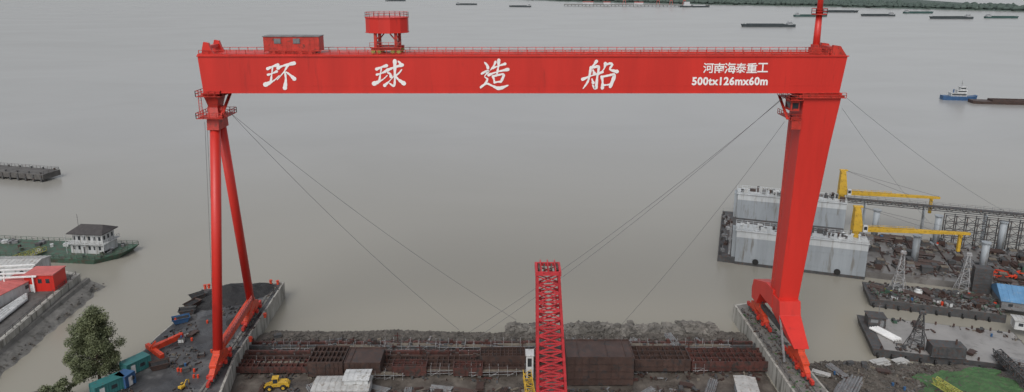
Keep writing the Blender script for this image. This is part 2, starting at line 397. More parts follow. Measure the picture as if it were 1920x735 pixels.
strokes('painted_character',[[(53,2,8),(48,14,8),(34,32,3)],[(44,24,8),(64,17,6),(92,9,9)],[(66,-4,11),(65,22,8),(61,42,7)],[(28,49,10),(60,38,6),(104,29,11)],[(45,54,8),(50,66,8),(52,78,6)],[(46,54,7),(66,49,8),(88,48,10),(78,74,7)],[(52,76,7),(64,74,7),(78,73,7)],[(10,4,5),(20,14,11),(24,24,9)],[(0,44,7),(16,36,7),(26,36,9),(12,54,5),(23,64,8),(15,80,7),(-3,97,3)],[(-2,93,7),(20,80,7),(44,88,9),(72,97,14),(108,86,4)]],903,115,950,167,LY)
strokes('painted_character',[[(35,-2,9),(28,10,7),(18,22,3)],[(18,20,7),(16,52,7),(11,76,7),(-2,100,3)],[(18,24,6),(32,19,7),(44,20,10),(42,55,7),(40,98,10),(28,86,3)],[(26,30,5),(31,42,9)],[(-6,65,9),(22,52,6),(58,38,7)],[(25,64,5),(30,78,9)],[(65,6,9),(62,26,6),(46,48,3)],[(64,12,6),(80,6,7),(88,11,9),(82,28,6),(106,36,10)],[(57,56,8),(61,74,7),(62,98,9)],[(58,56,6),(78,51,7),(98,50,11),(88,93,8)],[(62,88,7),(76,86,6),(88,85,7)]],1097,116,1152,166,LY)
def text(body,u0,v0,u1,v1,Y,off,name='lettering'):
    cu=bpy.data.curves.new('t','FONT');cu.body=body;cu.offset=off;cu.resolution_u=3;cu.space_character=1.08
    ob=bpy.data.objects.new('t',cu);col.objects.link(ob)
    bpy.context.view_layer.update()
    dg=bpy.context.evaluated_depsgraph_get()
    me=bpy.data.meshes.new_from_object(ob.evaluated_get(dg))
    bpy.data.objects.remove(ob)
    xs=[v.co.x for v in me.vertices];ys=[v.co.y for v in me.vertices]
    a=V(u0,v0,Y);b=V(u1,v1,Y)
    mm=M()
    sx=(b.x-a.x)/(max(xs)-min(xs));sz=(a.z-b.z)/(max(ys)-min(ys))
    mm.add([(a.x+(v.co.x-min(xs))*sx,Y,b.z+(v.co.y-min(ys))*sz) for v in me.vertices],[tuple(p.vertices) for p in me.polygons])
    part(mm,name,LETTER)
text('500tx126mx60m',1298,144,1439,160,LY,.036)
for i,ch in enumerate('河南海泰重工'):
    if ch=='海':
        w=10.5
        strokes('lettering',[[(4,4,w),(20,18,w)],[(0,34,w),(16,46,w)],[(4,100,w),(22,62,w)],[(44,-2,w),(30,30,w)],[(40,14,w),(98,14,w)],[(46,32,w),(38,86,w)],[(42,34,w),(92,34,w)],[(90,32,w),(84,98,w)],[(26,59,w),(104,59,w)],[(36,84,w),(98,84,w)],[(72,97,w),(88,97,w)],[(62,40,7),(68,52,7)],[(59,66,7),(65,78,7)]],1359.8,118,1378.4,137,LY,0,True)
    else: text(ch,1319+i*20.4,118,1319+i*20.4+18.6,137 if ch!='工' else 135.5,LY,.008 if ch=='泰' else .016)
leg=bpy.data.objects.new('pinned_leg',None);col.objects.link(leg);leg.parent=GC;parent_mw[leg.name]=Matrix.Translation((0,143,0))
TOPL=Vector((-63.1,143,52.4));FF=Vector((-62.7,131.5,5));FR=Vector((-64.3,154.5,5))
m=M();m.tube(TOPL+Vector((0,-.9,0)),FF,1.08,1.0,20);part(m,'leg_pipe',RED,leg,smooth=True)
m=M();m.tube(TOPL+Vector((.3,.9,0)),FR,1.05,.95,20);part(m,'leg_pipe',RED,leg,smooth=True)
m=M()
def ring(cx,cy,z,a,b): return [(cx-a,cy-b,z),(cx+a,cy-b,z),(cx+a,cy+b,z),(cx-a,cy+b,z)]
m.loft([ring(-63,143,50.8,1.25,2.6),ring(-63,143,53.3,1.3,2.2),ring(-63,143,55.5,.95,1.5),ring(-63,143,57.0,1.3,1.8),ring(-63,143,58.75,1.6,2.6)])
m.tube((-64.6,143,54.8),(-61.4,143,54.8),.9,n=14)
part(m,'leg_head',RED2,leg,bevel=.04)
for z,a,b in((58.0,2.6,3.3),(53.4,2.8,3.6)):
    m=M()
    m.box(-63-a,-63-1.3,143-b,143+b,z,z+.12);m.box(-63+1.3,-63+a,143-b,143+b,z,z+.12)
    m.box(-63-1.3,-63+1.3,143-b,143-2.25,z+.003,z+.117);m.box(-63-1.3,-63+1.3,143+2.25,143+b,z+.003,z+.117)
    m.rail([(-63-a,143-b,z+.12),(-63+a,143-b,z+.12),(-63+a,143+b,z+.12),(-63-a,143+b,z+.12)],1.15,1.2,.06,True)
    part(m,'platform',RED2,leg)
m=M()
m.beam((-65.3,140.2,53.4),(-65.3,140.2,58),.1);m.beam((-64.7,140.2,53.4),(-64.7,140.2,58),.1)
for i in range(14): m.beam((-65.3,140.2,53.6+i*.33),(-64.7,140.2,53.6+i*.33),.06)
part(m,'ladder',RED2,leg)
m=M();m.beam((-60.9,139.9,53.6),(-60.9,146,57.9),.7,.12);m.beam((-60.6,139.9,54.6),(-60.6,146,58.9),.06);part(m,'stair',RED2,leg)
m=M();a=FF+Vector((0,0,-.3));b=FR+Vector((0,0,-.3))
m.beam(a,b,1.3,1.7)
part(m,'sill_beam',ORED,leg,bevel=.05)
m=M();m.rail([FF+Vector((1.0,1.5,.5)),FR+Vector((1.0,-1.5,.5))],1.3,1.0,.08)
m.beam(FF+Vector((.95,1.5,.9)),FR+Vector((.95,-1.5,.9)),.06,.7)
part(m,'walkway_railing',PINKR,leg)
def bogies(foot,par,dirv,span=11.5):
    d=dirv.normalized();c=Vector((foot.x,foot.y,0))
    e=bpy.data.objects.new('bogie_set',None);col.objects.link(e);e.parent=par;parent_mw[e.name]=Matrix.Translation((0,143,0))
    def pr(m,poly,w,off=0):
        nrm=Vector((d.y,-d.x,0));vs=[]
        for t in(-w/2,w/2):
            for (s,z) in poly: vs.append(c+d*s+nrm*(t+off)+Vector((0,0,z)))
        n=len(poly);m.add(vs,[(i,(i+1)%n,n+(i+1)%n,n+i) for i in range(n)]+[tuple(range(n))[::-1],tuple(range(n,2*n))])
    m=M();L=span/2
    pr(m,[(-1.0,5.2),(1.0,5.2),(1.2,4.4),(L*.5+.8,3.3),(L*.5+.8,2.7),(-L*.5-.8,2.7),(-L*.5-.8,3.3),(-1.2,4.4)],1.5)
    for s in(-1,1):
        o=s*L*.5
        pr(m,[(o-.4,2.9),(o+.4,2.9),(o+L*.25+.5,1.9),(o+L*.25+.5,1.4),(o-L*.25-.5,1.4),(o-L*.25-.5,1.9)],1.15)
    part(m,'equalizer_beam',ORED,e,bevel=.04)
    nrm=Vector((d.y,-d.x,0))
    for k in(-.75,-.25,.25,.75):
        m=M()
        o=k*L;pr(m,[(o-1.15,.7),(o-1.15,1.2),(o-.4,1.65),(o+.4,1.65),(o+1.15,1.2),(o+1.15,.7),(o+.8,.45),(o-.8,.45)],.9)
        pr(m,[(o-.3,.75),(o-.3,1.5),(o+.4,1.5),(o+.4,.75)],.7,.79 if k>0 else -.79)
        if abs(k)>.5:
            g=1 if k>0 else -1
            pr(m,[(g*(L+.3),.5),(g*(L+.3),1.4),(g*(L+1.5),1.4),(g*(L+1.5),.5)],.6);pr(m,[(g*(o*g+1.0),.8),(g*(o*g+1.0),1.1),(g*(L+.4),1.1),(g*(L+.4),.8)],.3)
        part(m,'truck_frame',RED2,e,bevel=.03)
        for s in(-.62,.62):
            m=M();P=c+d*(k*L+s)+Vector((0,0,.66));m.tube(P-nrm*.62,P+nrm*.62,.42,n=12)
            part(m,'wheel',DGREY,e)
dL=Vector((FR.x-FF.x,23,0));bogies(FF,leg,dL);bogies(FR,leg,dL)
leg=bpy.data.objects.new('rigid_leg',None);col.objects.link(leg);leg.parent=GC;parent_mw[leg.name]=Matrix.Translation((0,143,0))
def rg(z,xa,xb,ya,yb): return [(xa,ya,z),(xb,ya,z),(xb,yb,z),(xa,yb,z)]
m=M()
m.loft([rg(12.0,59.6,63.9,140.3,145.6),rg(30,60.1,65.4,140.1,146.0),rg(48,60.5,67.2,140.0,146.6),rg(58.79,60.7,68.6,140.05,146.6)])
part(m,'leg_column',RED,leg,bevel=.06)
m=M();m.box(59.6,69.0,139.75,146.9,57.9,58.3);m.box(60.3,63.6,139.9,146.6,58.3,58.78)
part(m,'leg_flange',RED2,leg)
FF=Vector((61.6,132.4,5));FR=Vector((60.9,154.0,5))
m=M()
m.loft([[(59.3,139.2,12.2),(64.0,139.2,12.2),(64.0,143,12.2),(59.3,143,12.2)],[(59.3,138.4,9.2),(64.0,138.4,9.2),(64.0,143,8.2),(59.3,143,8.2)],[(60.0,131.2,5.2),(63.2,131.2,5.2),(63.2,134.0,5.2),(60.0,134.0,5.2)]])
m.prism([(143,13.0),(147.4,13.0),(155.2,10.2),(156,7.6),(155.6,5.2),(152.4,5.2),(150.5,8.6),(143,8.6)],'X',59.25,63.0)
part(m,'leg_saddle',RED,leg,bevel=.05)
m=M();m.beam(FF+Vector((0,1.5,-.6)),FR+Vector((0,-1.5,-.6)),.9,.9)
m.rail([FF+Vector((-.4,1,-.2)),FR+Vector((-.4,-1,-.2))],1.1,1.2,.05)
part(m,'sill_beam',DGREY,leg)
m=M();m.beam((59.4,138,8.5),(59.2,133.5,.8),.5,.1);m.beam((59.1,138,9.4),(58.9,133.5,1.7),.06);part(m,'stair',MGREY,leg)
dR=Vector((FR.x-FF.x,21.6,0));bogies(FF,leg,dR);bogies(FR,leg,dR)
for z,a in((57.3,57.6),(53.2,58.0)):
    m=M()
    m.box(a,60.2,139.2,146.4,z,z+.12);m.rail([(a,139.2,z+.12),(60.2,139.2,z+.12)],1.1,1,.05);m.rail([(a,139.2,z+.12),(a,146.4,z+.12)],1.1,1,.05)
    if z<55: m.box(58.4,60.4,139.4,139.9,51.2,53.2)
    part(m,'platform',RED2,leg)
m=M();m.beam((57.8,140.2,53.2),(57.8,145.8,57.3),.6,.12);part(m,'stair',RED2,leg)
m=M();m.rail([(60.2,139.5,57.92),(69.2,139.5,57.92)],1.0,1.3,.05);m.box(60.2,69.2,139.4,139.74,57.8,57.92)
part(m,'railing',RED2,leg)
m=M()
for z in range(14,52,1): m.beam((59.2+.02*(z-14),143.2,z),(59.2+.02*(z-14),143.9,z),.05)
m.beam((59.1,143.2,13),(60.0,143.2,53),.08);m.beam((59.1,143.9,13),(60.0,143.9,53),.08)
part(m,'ladder',RED2,leg)
m=M();m.box(58.2,60.0,140.2,143.2,55.0,57.1);m.k=1;m.box(58.5,59.8,140.15,140.198,55.5,56.7);m.box(58.15,58.198,140.5,142.9,55.5,56.7)
part(m,'operator_cab',[RED2,GLASS],leg,bevel=0)
m=M();b=V(1529,98,143.5);b.z=Z1
m.tube(b,b+Vector((0,0,8)),.75,.62,14);m.tube(b+Vector((0,0,8)),b+Vector((0,0,17)),.6,.5,14)
m.tube(b,b+Vector((0,0,.5)),1.2,1.2,12)
part(m,'mast',RED,smooth=True)
m=M()
m.tube(b+Vector((0,0,8.2)),b+Vector((0,0,8.4)),1.6,1.6,8)
m.rail([b+Vector((1.6*math.cos(t*math.pi/4),1.6*math.sin(t*math.pi/4),8.4)) for t in range(8)],1.0,2,.045,True)
part(m,'mast_platform',RED2)
def cable(a,b,sag=1.0,r=.05,par=GC,name='guy_cable'):
    m=M();a=Vector(a);b=Vector(b);n=14;P=[]
    for i in range(n+1):
        t=i/n;p=a.lerp(b,t);p.z-=sag*4*t*(1-t);P.append(p)
    vs=[];k=4
    d=(b-a).normalized();x=d.cross(Vector((0,0,1))).normalized();y=x.cross(d)
    for p in P:
        for i in range(k):
            t=i*math.pi/2;vs.append(p+(x*math.cos(t)+y*math.sin(t))*r)
    m.add(vs,[(j*k+i,j*k+(i+1)%k,(j+1)*k+(i+1)%k,(j+1)*k+i) for j in range(n) for i in range(k)])
    part(m,name,ROPE,par)
aL=V(431,211,142)
cable(aL,S(860,618,-3.4),2.0,.04);cable(aL,S(968,600,-3.2),2.0,.04)
cable(V(1474,180,142),S(872,628,-3.6),2,.045);cable(V(1470,181,144),S(885,640,-3.8),2,.045)
cable(V(1471,228,141),S(1162,612,-3),1.5,.035)
cable(V(1579,203,144),S(1745,420,-2),1,.035);cable(V(1588,184,144),S(1920,415,0),2,.035)
cable(V(384,228,143),S(398,560,0),.2,.035);cable(V(388,228,143),S(404,560,0),.2,.035)
# ---------------------------------------------------------------- trolley and house on girder
TX0=V(680,60,140).x;TX1=V(762,60,140).x;tc=(TX0+TX1)/2
T=thing('crane_trolley','red hoist trolley with faceted drum-shaped machinery house on wheeled legs','crane trolley',(tc,143.3,Z1))
m=M();w=(TX1-TX0)/2;zb=V(720,61,140).z;zt=V(720,35,140).z
oc=[(w*math.cos(math.pi*(i+.5)/6),3.5*math.sin(math.pi*(i+.5)/6)) for i in range(12)]
m.prism([(tc+a,143.3+b) for a,b in oc],'Z',zb,zt)
m.prism([(tc+a*1.03,143.3+b*1.04) for a,b in oc],'Z',zt-.01,zt+.22)
m.prism([(tc+a*1.03,143.3+b*1.04) for a,b in oc],'Z',zb-.22,zb+.01)
m.out('machinery_house',[RED],parent=T,world=True,bevel=.04)
m=M();m.rail([(tc+a*1.0,143.3+b,zt+.22) for a,b in oc],.95,1.0,.045,True)
m.out('railing',RED2,parent=T,world=True)
m=M()
for sx in(-1,1):
    for y in(Y0+1,Y1-1):
        m.beam((tc+sx*2.1,y,Z1+1.3),(tc+sx*2.1,y,zb-.2),.6)
        m.beam((tc+sx*2.1,y,zb-1.8),(tc+sx*.9,y,zb-.3),.25)
for y in(Y0+1,Y1-1): m.box(tc-3.0,tc+3.0,y-.45,y+.45,Z1+1.15,Z1+1.7)
for sx in(-1,1): m.box(tc+sx*2.1-.3,tc+sx*2.1+.3,Y0+1.3,Y1-1.3,Z1+2.2,Z1+2.7)
m.box(tc-2.0,tc+2.0,Y0+1.8,Y1-1.8,Z1+1.2,Z1+1.6)
m.box(tc-3.2,tc+3.2,Y0+.2,Y0+.57,Z1+1.55,Z1+1.7)
m.rail([(tc-3.2,Y0+.3,Z1+1.7),(tc+3.2,Y0+.3,Z1+1.7)],1.0,1.1,.04)
m.out('trolley_frame',RED2,parent=T,world=True)
for sx in(-2.6,-1.4,1.4,2.6):
    for y in(Y0+1,Y1-1):
        m=M();m.tube((tc+sx,y-.52,Z1+.8),(tc+sx,y+.52,Z1+.8),.42,n=14)
        m.out('wheel',YELG,parent=T,world=True)
hx0=V(491,88,140).x;hx1=V(596,88,140).x
T=thing('machine_cabin','long red cabin with two windows and grey roof on the girder','cabin',((hx0+hx1)/2,143,Z1))
hz0=Z1+.8;hz1=V(500,69,141).z
m=M();m.box(hx0,hx1,141,144.6,hz0,hz1);
for i in range(1,12):
    x=hx0+(hx1-hx0)*i/12;m.box(x-.02,x+.02,140.97,140.998,hz0+.1,hz1-.1)
m.out('body',RED2,parent=T,world=True,bevel=.03)
m=M();m.box(hx0-.15,hx1+.15,140.85,144.75,hz1+.002,hz1+.14);m.out('roof',MGREY,parent=T,world=True)
for u in(520,556):
    a=V(u-6,73,141);b=V(u+6,81,141)
    f=bpy.data.objects.new('window',None);col.objects.link(f);f.parent=T;parent_mw[f.name]=parent_mw[T.name]
    m=M();m.box(a.x-.08,b.x+.08,140.9,140.96,b.z-.08,a.z+.08);m.out('frame',MGREY,parent=f,world=True)
    m=M();m.box(a.x,(a.x+b.x)/2-.04,140.86,140.898,b.z,a.z);m.box((a.x+b.x)/2+.04,b.x,140.86,140.898,b.z,a.z);m.out('pane',WINB,parent=f,world=True)
m=M();m.box(hx0+1,hx1-1,141.2,144.4,Z1+.45,hz0-.002)
for x in(hx0+2,hx0+4,hx1-4,hx1-2): m.tube((x,140.9,Z1+.5),(x,141.9,Z1+.5),.38,n=12)
m.out('undercarriage',RED2,parent=T,world=True)
# ---------------------------------------------------------------- lattice tower
tp=V(1027,508,107);bt=V(1034,735,109)
d=bt-tp;base=tp+d*((tp.z+4.2)/(tp.z-bt.z))
T=thing('lattice_crane_mast','faded red lattice crane mast with sheave head on wet mud','crane',(base.x,base.y,-4.2))
m=M();wt=3.6;wb=wt+(5.0-wt)*((tp.z+4.2)/(tp.z-bt.z))
m.lattice(tp,base,wt,wb,24,.22,.10,True);m.out('lattice_tower',PINK,parent=T,world=True)
m=M();w=wt/2+.15
for x in(-w,w): m.box(tp.x+x-.2,tp.x+x+.2,tp.y-w,tp.y+w,tp.z-.1,tp.z+.8)
for y in(-w,w): m.box(tp.x-w+.15,tp.x+w-.15,tp.y+y-.18,tp.y+y+.18,tp.z+.1,tp.z+.7)
for x in(-1.2,0,1.2): m.box(tp.x+x-.1,tp.x+x+.1,tp.y-w,tp.y+w,tp.z+.2,tp.z+1.2)
m.out('head_frame',PINK,parent=T,world=True)
for x in(-1.5,-.6,.6,1.5):
    m=M();m.tube((tp.x+x-.12,tp.y-.2,tp.z+.6),(tp.x+x+.12,tp.y-.2,tp.z+.6),.8,n=14);m.out('sheave',RUST,parent=T,world=True)
m=M();m.box(base.x-3.6,base.x+3.6,base.y-3.6,base.y+3.6,-4.6,-3.6);m.out('base',CONCD,parent=T,world=True)
# ---------------------------------------------------------------- boats
def hullloft(m,L,W,h,bow=1.0,bl=.12,z0=-1.0,sq=.2):
    hw=W/2;st=[(-L/2,.85*hw,h+.3),(-L*.42,hw,h),(L*(.5-bl),hw,h),(L*(.5-bl*.4),hw*.72,h+.4*bow),(L/2,hw*sq,h+bow)]
    m.loft([[(x+(0 if i<4 else -L*.03),-w*.9,z0),(x+(0 if i<4 else -L*.03),w*.9,z0),(x,w,z),(x,-w,z)] for i,(x,w,z) in enumerate(st)])
def river_barge(loc,rz,L,W,h,hm,label,cabin=True,cargo=CARGO,white=HWHT,trim=None,group='cargo barges on the river'):
    T=thing('cargo_barge',label,'barge',loc,rz,group)
    m=M();hullloft(m,L,W,h,1.0);m.out('hull',hm,parent=T)
    m=M();a,b=-L*.30,L*.38
    m.box(a,b,-W*.38,-W*.34,h+.003,h+1.2);m.box(a,b,W*.34,W*.38,h+.003,h+1.2);m.box(a-.3,a,-W*.38,W*.38,h+.003,h+1.2);m.box(b,b+.3,-W*.38,W*.38,h+.003,h+1.2)
    n=int(L/9)
    for i in range(1,n): x=a+(b-a)*i/n;m.box(x-.15,x+.15,-W*.34,W*.34,h+.9,h+1.15)
    m.out('hatch_coaming',hm,parent=T)
    m=M();k=16;vs=[]
    for i in range(k+1):
        x=a+.2+(b-a-.4)*i/k;zz=h+.5+.8*abs(noise.noise(Vector((x*.11,loc[0],0))))
        vs+=[(x,-W*.335,h+.2),(x,0,zz),(x,W*.335,h+.2)]
    m.add(vs,[(3*i+j,3*i+3+j,3*i+4+j,3*i+1+j) for i in range(k) for j in(0,1)]);m.out('cargo',cargo,parent=T)
    if cabin:
        c=bpy.data.objects.new('deckhouse',None);col.objects.link(c);c.parent=T
        m=M();x=-L*.41;l=min(9,L*.12)
        m.box(x-l/2,x+l/2,-W*.36,W*.36,h+.003,h+2.6);m.box(x-l*.3,x+l*.3,-W*.28,W*.28,h+2.602,h+5.0)
        m.box(x-l*.36,x+l*.36,-W*.33,W*.33,h+5.002,h+5.2);m.box(x-l/2-.3,x+l/2+.3,-W*.4,W*.4,h+2.601,h+2.75)
        m.out('cabin_wall',white,parent=c)
        for s in(-1,1):
            m=M();m.box(x-l*.42,x+l*.42,s*W*.36-.03,s*W*.36+.03,h+1.3,h+2.0);m.out('window_row',GLASS,parent=c)
            m=M();m.box(x-l*.26,x+l*.26,s*W*.28-.03,s*W*.28+.03,h+3.5,h+4.5);m.out('window_row',GLASS,parent=c)
        m=M();m.tube((x,0,h+5.2),(x,0,h+9),.12);m.beam((x,-1,h+7.6),(x,1,h+7.6),.12);m.out('mast',white,parent=T)
    m=M();m.tube((L*.44,0,h),(L*.44,0,h+4),.12);m.box(L*.42,L*.46,-.8,.8,h+.2,h+1.0);m.out('bow_mast',hm,parent=T)
    return T
def place(u,v): p=S(u,v,WZ);return (p.x,p.y,WZ)
def pxm(u,v):
    p=S(u,v,WZ);return F/(p.y*c_+(H-WZ)*s_)
specs=[(742,2,38,0,BLUH,'small dark cargo barge sailing low on hazy water'),
(875,9,40,-.12,BLUH,'small dark cargo barge sailing low on hazy water'),
(975,13,42,-.15,BLUH,'dark cargo barge with pale deckhouse near the far shore'),
(1439,50,99,-.04,BLUH,'long dark laden cargo barge in midstream'),
(1520,31,62,0,GRNH,'slim green cargo barge in midstream'),
(1575,23,66,-.08,BLUH,'slim dark cargo barge near the wooded shore'),
(1645,30,62,-.02,BLUH,'slim dark cargo barge near the wooded shore'),
(1722,25,54,-.03,GRNH,'slim green cargo barge near the wooded shore'),
(1782,35,78,-.03,BLUH,'dark laden cargo barge near the wooded shore'),
(1878,34,60,-.06,GRNH,'green cargo barge near the wooded shore'),
(1840,18,50,-.05,BLUH,'slim dark cargo barge near the wooded shore')]
for (u,v,w,rz,hm,lb) in specs:
    L=w/pxm(u,v);flip=math.pi if u in(1439,975,1645,1782) else 0
    river_barge(place(u,v),rz+flip,L,L*.17,4.2 if L>80 else 3.6,hm,lb)
sc=pxm(1800,192)
T=river_barge(place(1912,195),-.16,64,10,1.9,RUST,'rusty brown empty hopper barge pushed by a blue boat',cabin=False,group='push convoy on the river')
T=thing('push_boat','blue river push boat with pale wheelhouse and mast','boat',place(1797,187),-.16,'push convoy on the river')
LB_=61/sc
m=M();hullloft(m,LB_,7,2.8,.9,.2,sq=.5);m.out('hull',BLUE,parent=T,bevel=.05)
c=bpy.data.objects.new('deckhouse',None);col.objects.link(c);c.parent=T
k=LB_/22
m=M();m.box(-6*k,4*k,-2.4,2.4,2.703,5.2);m.box(-2*k,4*k,-2.0,2.0,5.2,7.4);m.box(-.2*k,3.4*k,-1.7,1.7,7.4,9.5);m.box(-.6*k,3.8*k,-2.0,2.0,9.49,9.7);m.box(-6.3*k,4.3*k,-2.7,2.7,5.15,5.28);m.out('cabin_wall',WHTD,parent=c)
for z,a,b,y in((3.7,-5.5,3.6,2.4),(6.0,-1.6,3.6,2.0),(8.1,0,3.2,1.7)):
    m=M();m.box(a*k,b*k,-y-.04,-y+.02,z,z+.9);m.out('window_row',GLASS,parent=c)
m=M();m.tube((1,0,9.6),(1,0,14.5),.12);m.beam((1,-1.5,12),(1,1.5,12),.12);m.out('mast',MGREY,parent=T)
m=M();m.tube((-4,0,5.2),(-4,0,7.6),.5);m.out('funnel',BLUE,parent=T)
m=M();m.rail([(-LB_*.42,-3.2,2.8),(LB_*.4,-3.2,2.8)],.9,2,.04);m.out('railing',MGREY,parent=T)
# ---------------------------------------------------------------- far shore
shoreP=[S(860,-6,WZ),S(1060,3,WZ),S(1340,9,WZ),S(1560,13,WZ),S(1920,22,WZ),S(2150,30,WZ)]
m=M();n=len(shoreP);vs=[]
for p in shoreP: vs+=[(p.x,p.y,WZ-1),(p.x,p.y+8,WZ+2.5),(p.x+300,p.y+2500,WZ+3)]
m.add(vs,[(3*i+j,3*i+3+j,3*i+4+j,3*i+1+j) for i in range(n-1) for j in(0,1)])
o=m.out('far_bank',FARG);o['kind']='structure'
m=M()
for i in range(1500):
    t=R.random()*(n-1);k=int(t);p=shoreP[k].lerp(shoreP[k+1],t-k)
    if k<1 and R.random()<.4: continue
    back=abs(R.gauss(0,1))*140+12;hh=R.uniform(7,15)*(1+.3*noise.noise(Vector((p.x*.01,0,0))))
    r=R.uniform(6,13);c=Vector((p.x+R.uniform(-10,10),p.y+back,WZ+2.5))
    a=[];
    for zz,rr in((0,.7),(.45,1),(.8,.7),(1,.2)):
        a.append([c+Vector((r*rr*math.cos(q*1.2566)*R.uniform(.8,1.2),r*rr*math.sin(q*1.2566),hh*zz)) for q in range(5)])
    m.loft(a)
solo(m,'far_woodland','hazy dark green woodland lining the far river bank','woodland',FARG,kind='stuff')
ja=S(1058,11,WZ);jb=S(1330,13,WZ);jm=(ja+jb)/2;jl=(jb-ja).length;jr=math.atan2(jb.y-ja.y,jb.x-ja.x)
T=thing('cargo_jetty','long pale concrete jetty on piles by the far shore','jetty',(jm.x,jm.y,WZ),jr)
m=M();m.box(-jl/2,jl/2,-10,10,4,6);m.out('deck',CONCD,parent=T)
for i in range(40):
    x=-jl/2+1+(jl-2)*i/39;one(lambda m:m.box(x-.8,x+.8,-9,-7,-2,3.998),'pile',BLUH,T)
def portal(x,hm=HRED):
    P=Matrix.Translation((jm.x,jm.y,WZ))@Matrix.Rotation(jr,4,'Z')@Vector((x,0,6))
    T=thing('portal_crane','red portal crane with a luffing jib on the far jetty','crane',P,jr,'portal cranes on the far jetty')
    m=M()
    for a in(-5,5):
        for b in(-5,5): m.beam((a,b,0),(a*.6,b*.6,12.2),1.4)
    m.box(-4,4,-4,4,12,13.5);m.out('portal_frame',hm,parent=T)
    m=M();m.box(-4,3,-2.5,2.5,13.6,18);m.out('machinery_house',hm,parent=T)
    m=M();m.beam((2,0,15),(20,0,34),1.4);m.beam((0,0,18),(3,0,27),1);m.beam((3,0,27),(20,0,34),.6);m.out('jib',hm,parent=T)
    return T
portal(-35);portal(70);portal(110);portal(150)
for x,l in((-150,34),(-90,22),(10,28)):
    P=Matrix.Translation((jm.x,jm.y,WZ))@Matrix.Rotation(jr,4,'Z')@Vector((x,2,6))
    T=thing('jetty_shed','long low shed with reddish roof on the far jetty','shed',P,jr,'sheds on the far jetty')
    m=M();m.box(-l/2,l/2,-5,5,.003,6);m.out('wall',HWHT,parent=T)
    m=M();m.prism([(-5.5,6.003),(5.5,6.003),(0,8.5)],'X',-l/2-.5,l/2+.5);m.out('roof',HRED,parent=T)
p=S(1300,13,WZ)
T=thing('cargo_ship','white-topped cargo ship moored at the far jetty','ship',(p.x,p.y-14,WZ),0)
m=M();hullloft(m,90,14,4,2);m.out('hull',BLUH,parent=T)
m=M();m.box(-35,-12,-6,6,4.3,9);m.box(-33,-16,-5,5,9.0,16);m.box(-5,32,-5.5,5.5,4.3,7);m.out('superstructure',HWHT,parent=T)
# ---------------------------------------------------------------- mooring pontoon at far left
a=S(-40,332,WZ);b=S(82,342,WZ)
T=thing('mooring_pontoon','weathered concrete mooring pontoon with bollards and rubber fenders','pontoon',(a.x,a.y,WZ),math.atan2(b.y-a.y,b.x-a.x))
L=(b-a).length
m=M();m.box(0,L,0,9,1.0,3.4);m.out('deck',CONCX,parent=T,bevel=.08)
for i in range(9):
    x=1+(L-2)*i/8
    one(lambda m:m.box(x-.4,x+.4,-.25,-.003,-.5,3.2),'fender',DGREY,T)
    one(lambda m:m.box(x-.5,x+.5,.3,1.2,-2,.998),'pile',DGREY,T)
for i in range(6):
    x=2+(L-4)*i/5
    for y in(1,8): one(lambda m:(m.tube((x,y,3.4),(x,y,4.2),.3,.35),m.tube((x-.5,y,4.1),(x+.5,y,4.1),.18)),'bollard',DGREY,T)
m=M();m.rail([(1,8.6,3.4),(L-.4,8.6,3.4),(L-.4,1,3.4)],1.2,2,.05);m.out('railing',DGREY,parent=T)
# ---------------------------------------------------------------- green pontoon with house
a=S(20,480,-3);b=S(178,487,-3)
rz=math.atan2(b.y-a.y,b.x-a.x)
T=thing('landing_pontoon','green floating landing pontoon with railings and moored fenders','pontoon',(b.x,b.y,WZ),rz)
m=M();m.loft([[(-52,0,-1),(-52,13,-1),(-52,13.5,1.5),(-52,-.3,1.5)],[(-1,0,-1),(-1,13,-1),(0,13.5,1.5),(0,-.3,1.5)],[(4,5,-.2),(4,12,-.2),(6.3,12.6,1.9),(5.6,5,1.9)]])
m.out('hull',GREEN,parent=T)
m=M()
m.rail([(-52,.1,1.5),(0,.1,1.5),(5.4,5.2,1.9),(6,12.5,1.9),(-52,13.2,1.5)],1.1,2,.05);m.out('railing',GREEN,parent=T)
for x in(-50,-44,-38,-27,-5,1):
    for y in(1.6,12): one(lambda m:(m.tube((x,y,1.5),(x,y,2.3),.3,.35),m.tube((x-.5,y,2.1),(x+.5,y,2.1),.16)),'bollard',DGREY,T)
for i in range(26):
    x=R.choice([R.uniform(-50,-16),R.uniform(-2,3)]);y=R.uniform(3,11);g=R.uniform(.6,1.5);one(lambda m:(m.rbox((x,y,1.9),(1.4*g,1.1*g,.8),g*3),m.rbox((x,y,2.35),(1.5*g,1.2*g,.1),g*3)),'deck_locker',R.choice([DGREY,GREEN,MGREY,RUST,WHTD]),T)
mwP=Matrix.Translation((b.x,b.y,WZ))@Matrix.Rotation(rz,4,'Z')
hp=mwP@Vector((-5.6,7.6,1.5))
T=thing('floating_house','two-storey white pontoon house with a dark hipped roof','house',hp,rz);T.scale=(.86,.9,1.05)
m=M();m.box(-6.5,6.5,-3.6,3.6,.003,3.1);m.box(-5.6,6.0,-3.2,3.2,3.2,6.2);m.box(-7.6,7.4,-4.6,4.2,3.1,3.25);m.out('wall',WHTD,parent=T)
m=M();m.loft([[(-7,-4.4,6.2),(7.2,-4.4,6.2),(7.2,4.2,6.2),(-7,4.2,6.2)],[(-7,-4.4,6.4),(7.2,-4.4,6.4),(7.2,4.2,6.4),(-7,4.2,6.4)],[(-4.2,-.1,8.2),(4.6,-.1,8.2),(4.6,.1,8.2),(-4.2,.1,8.2)]]);m.out('roof',ROOFD,parent=T)
for i in range(6):
    for z in(1.2,4.1):
        if i==2 and z<2: continue
        x=-5+i*2.0;yy=-3.6 if z<2 else -3.2
        m=M();m.box(x-.45,x+.45,yy-.04,yy-.004,z,z+1.2);m.out('window',GLASS,parent=T)
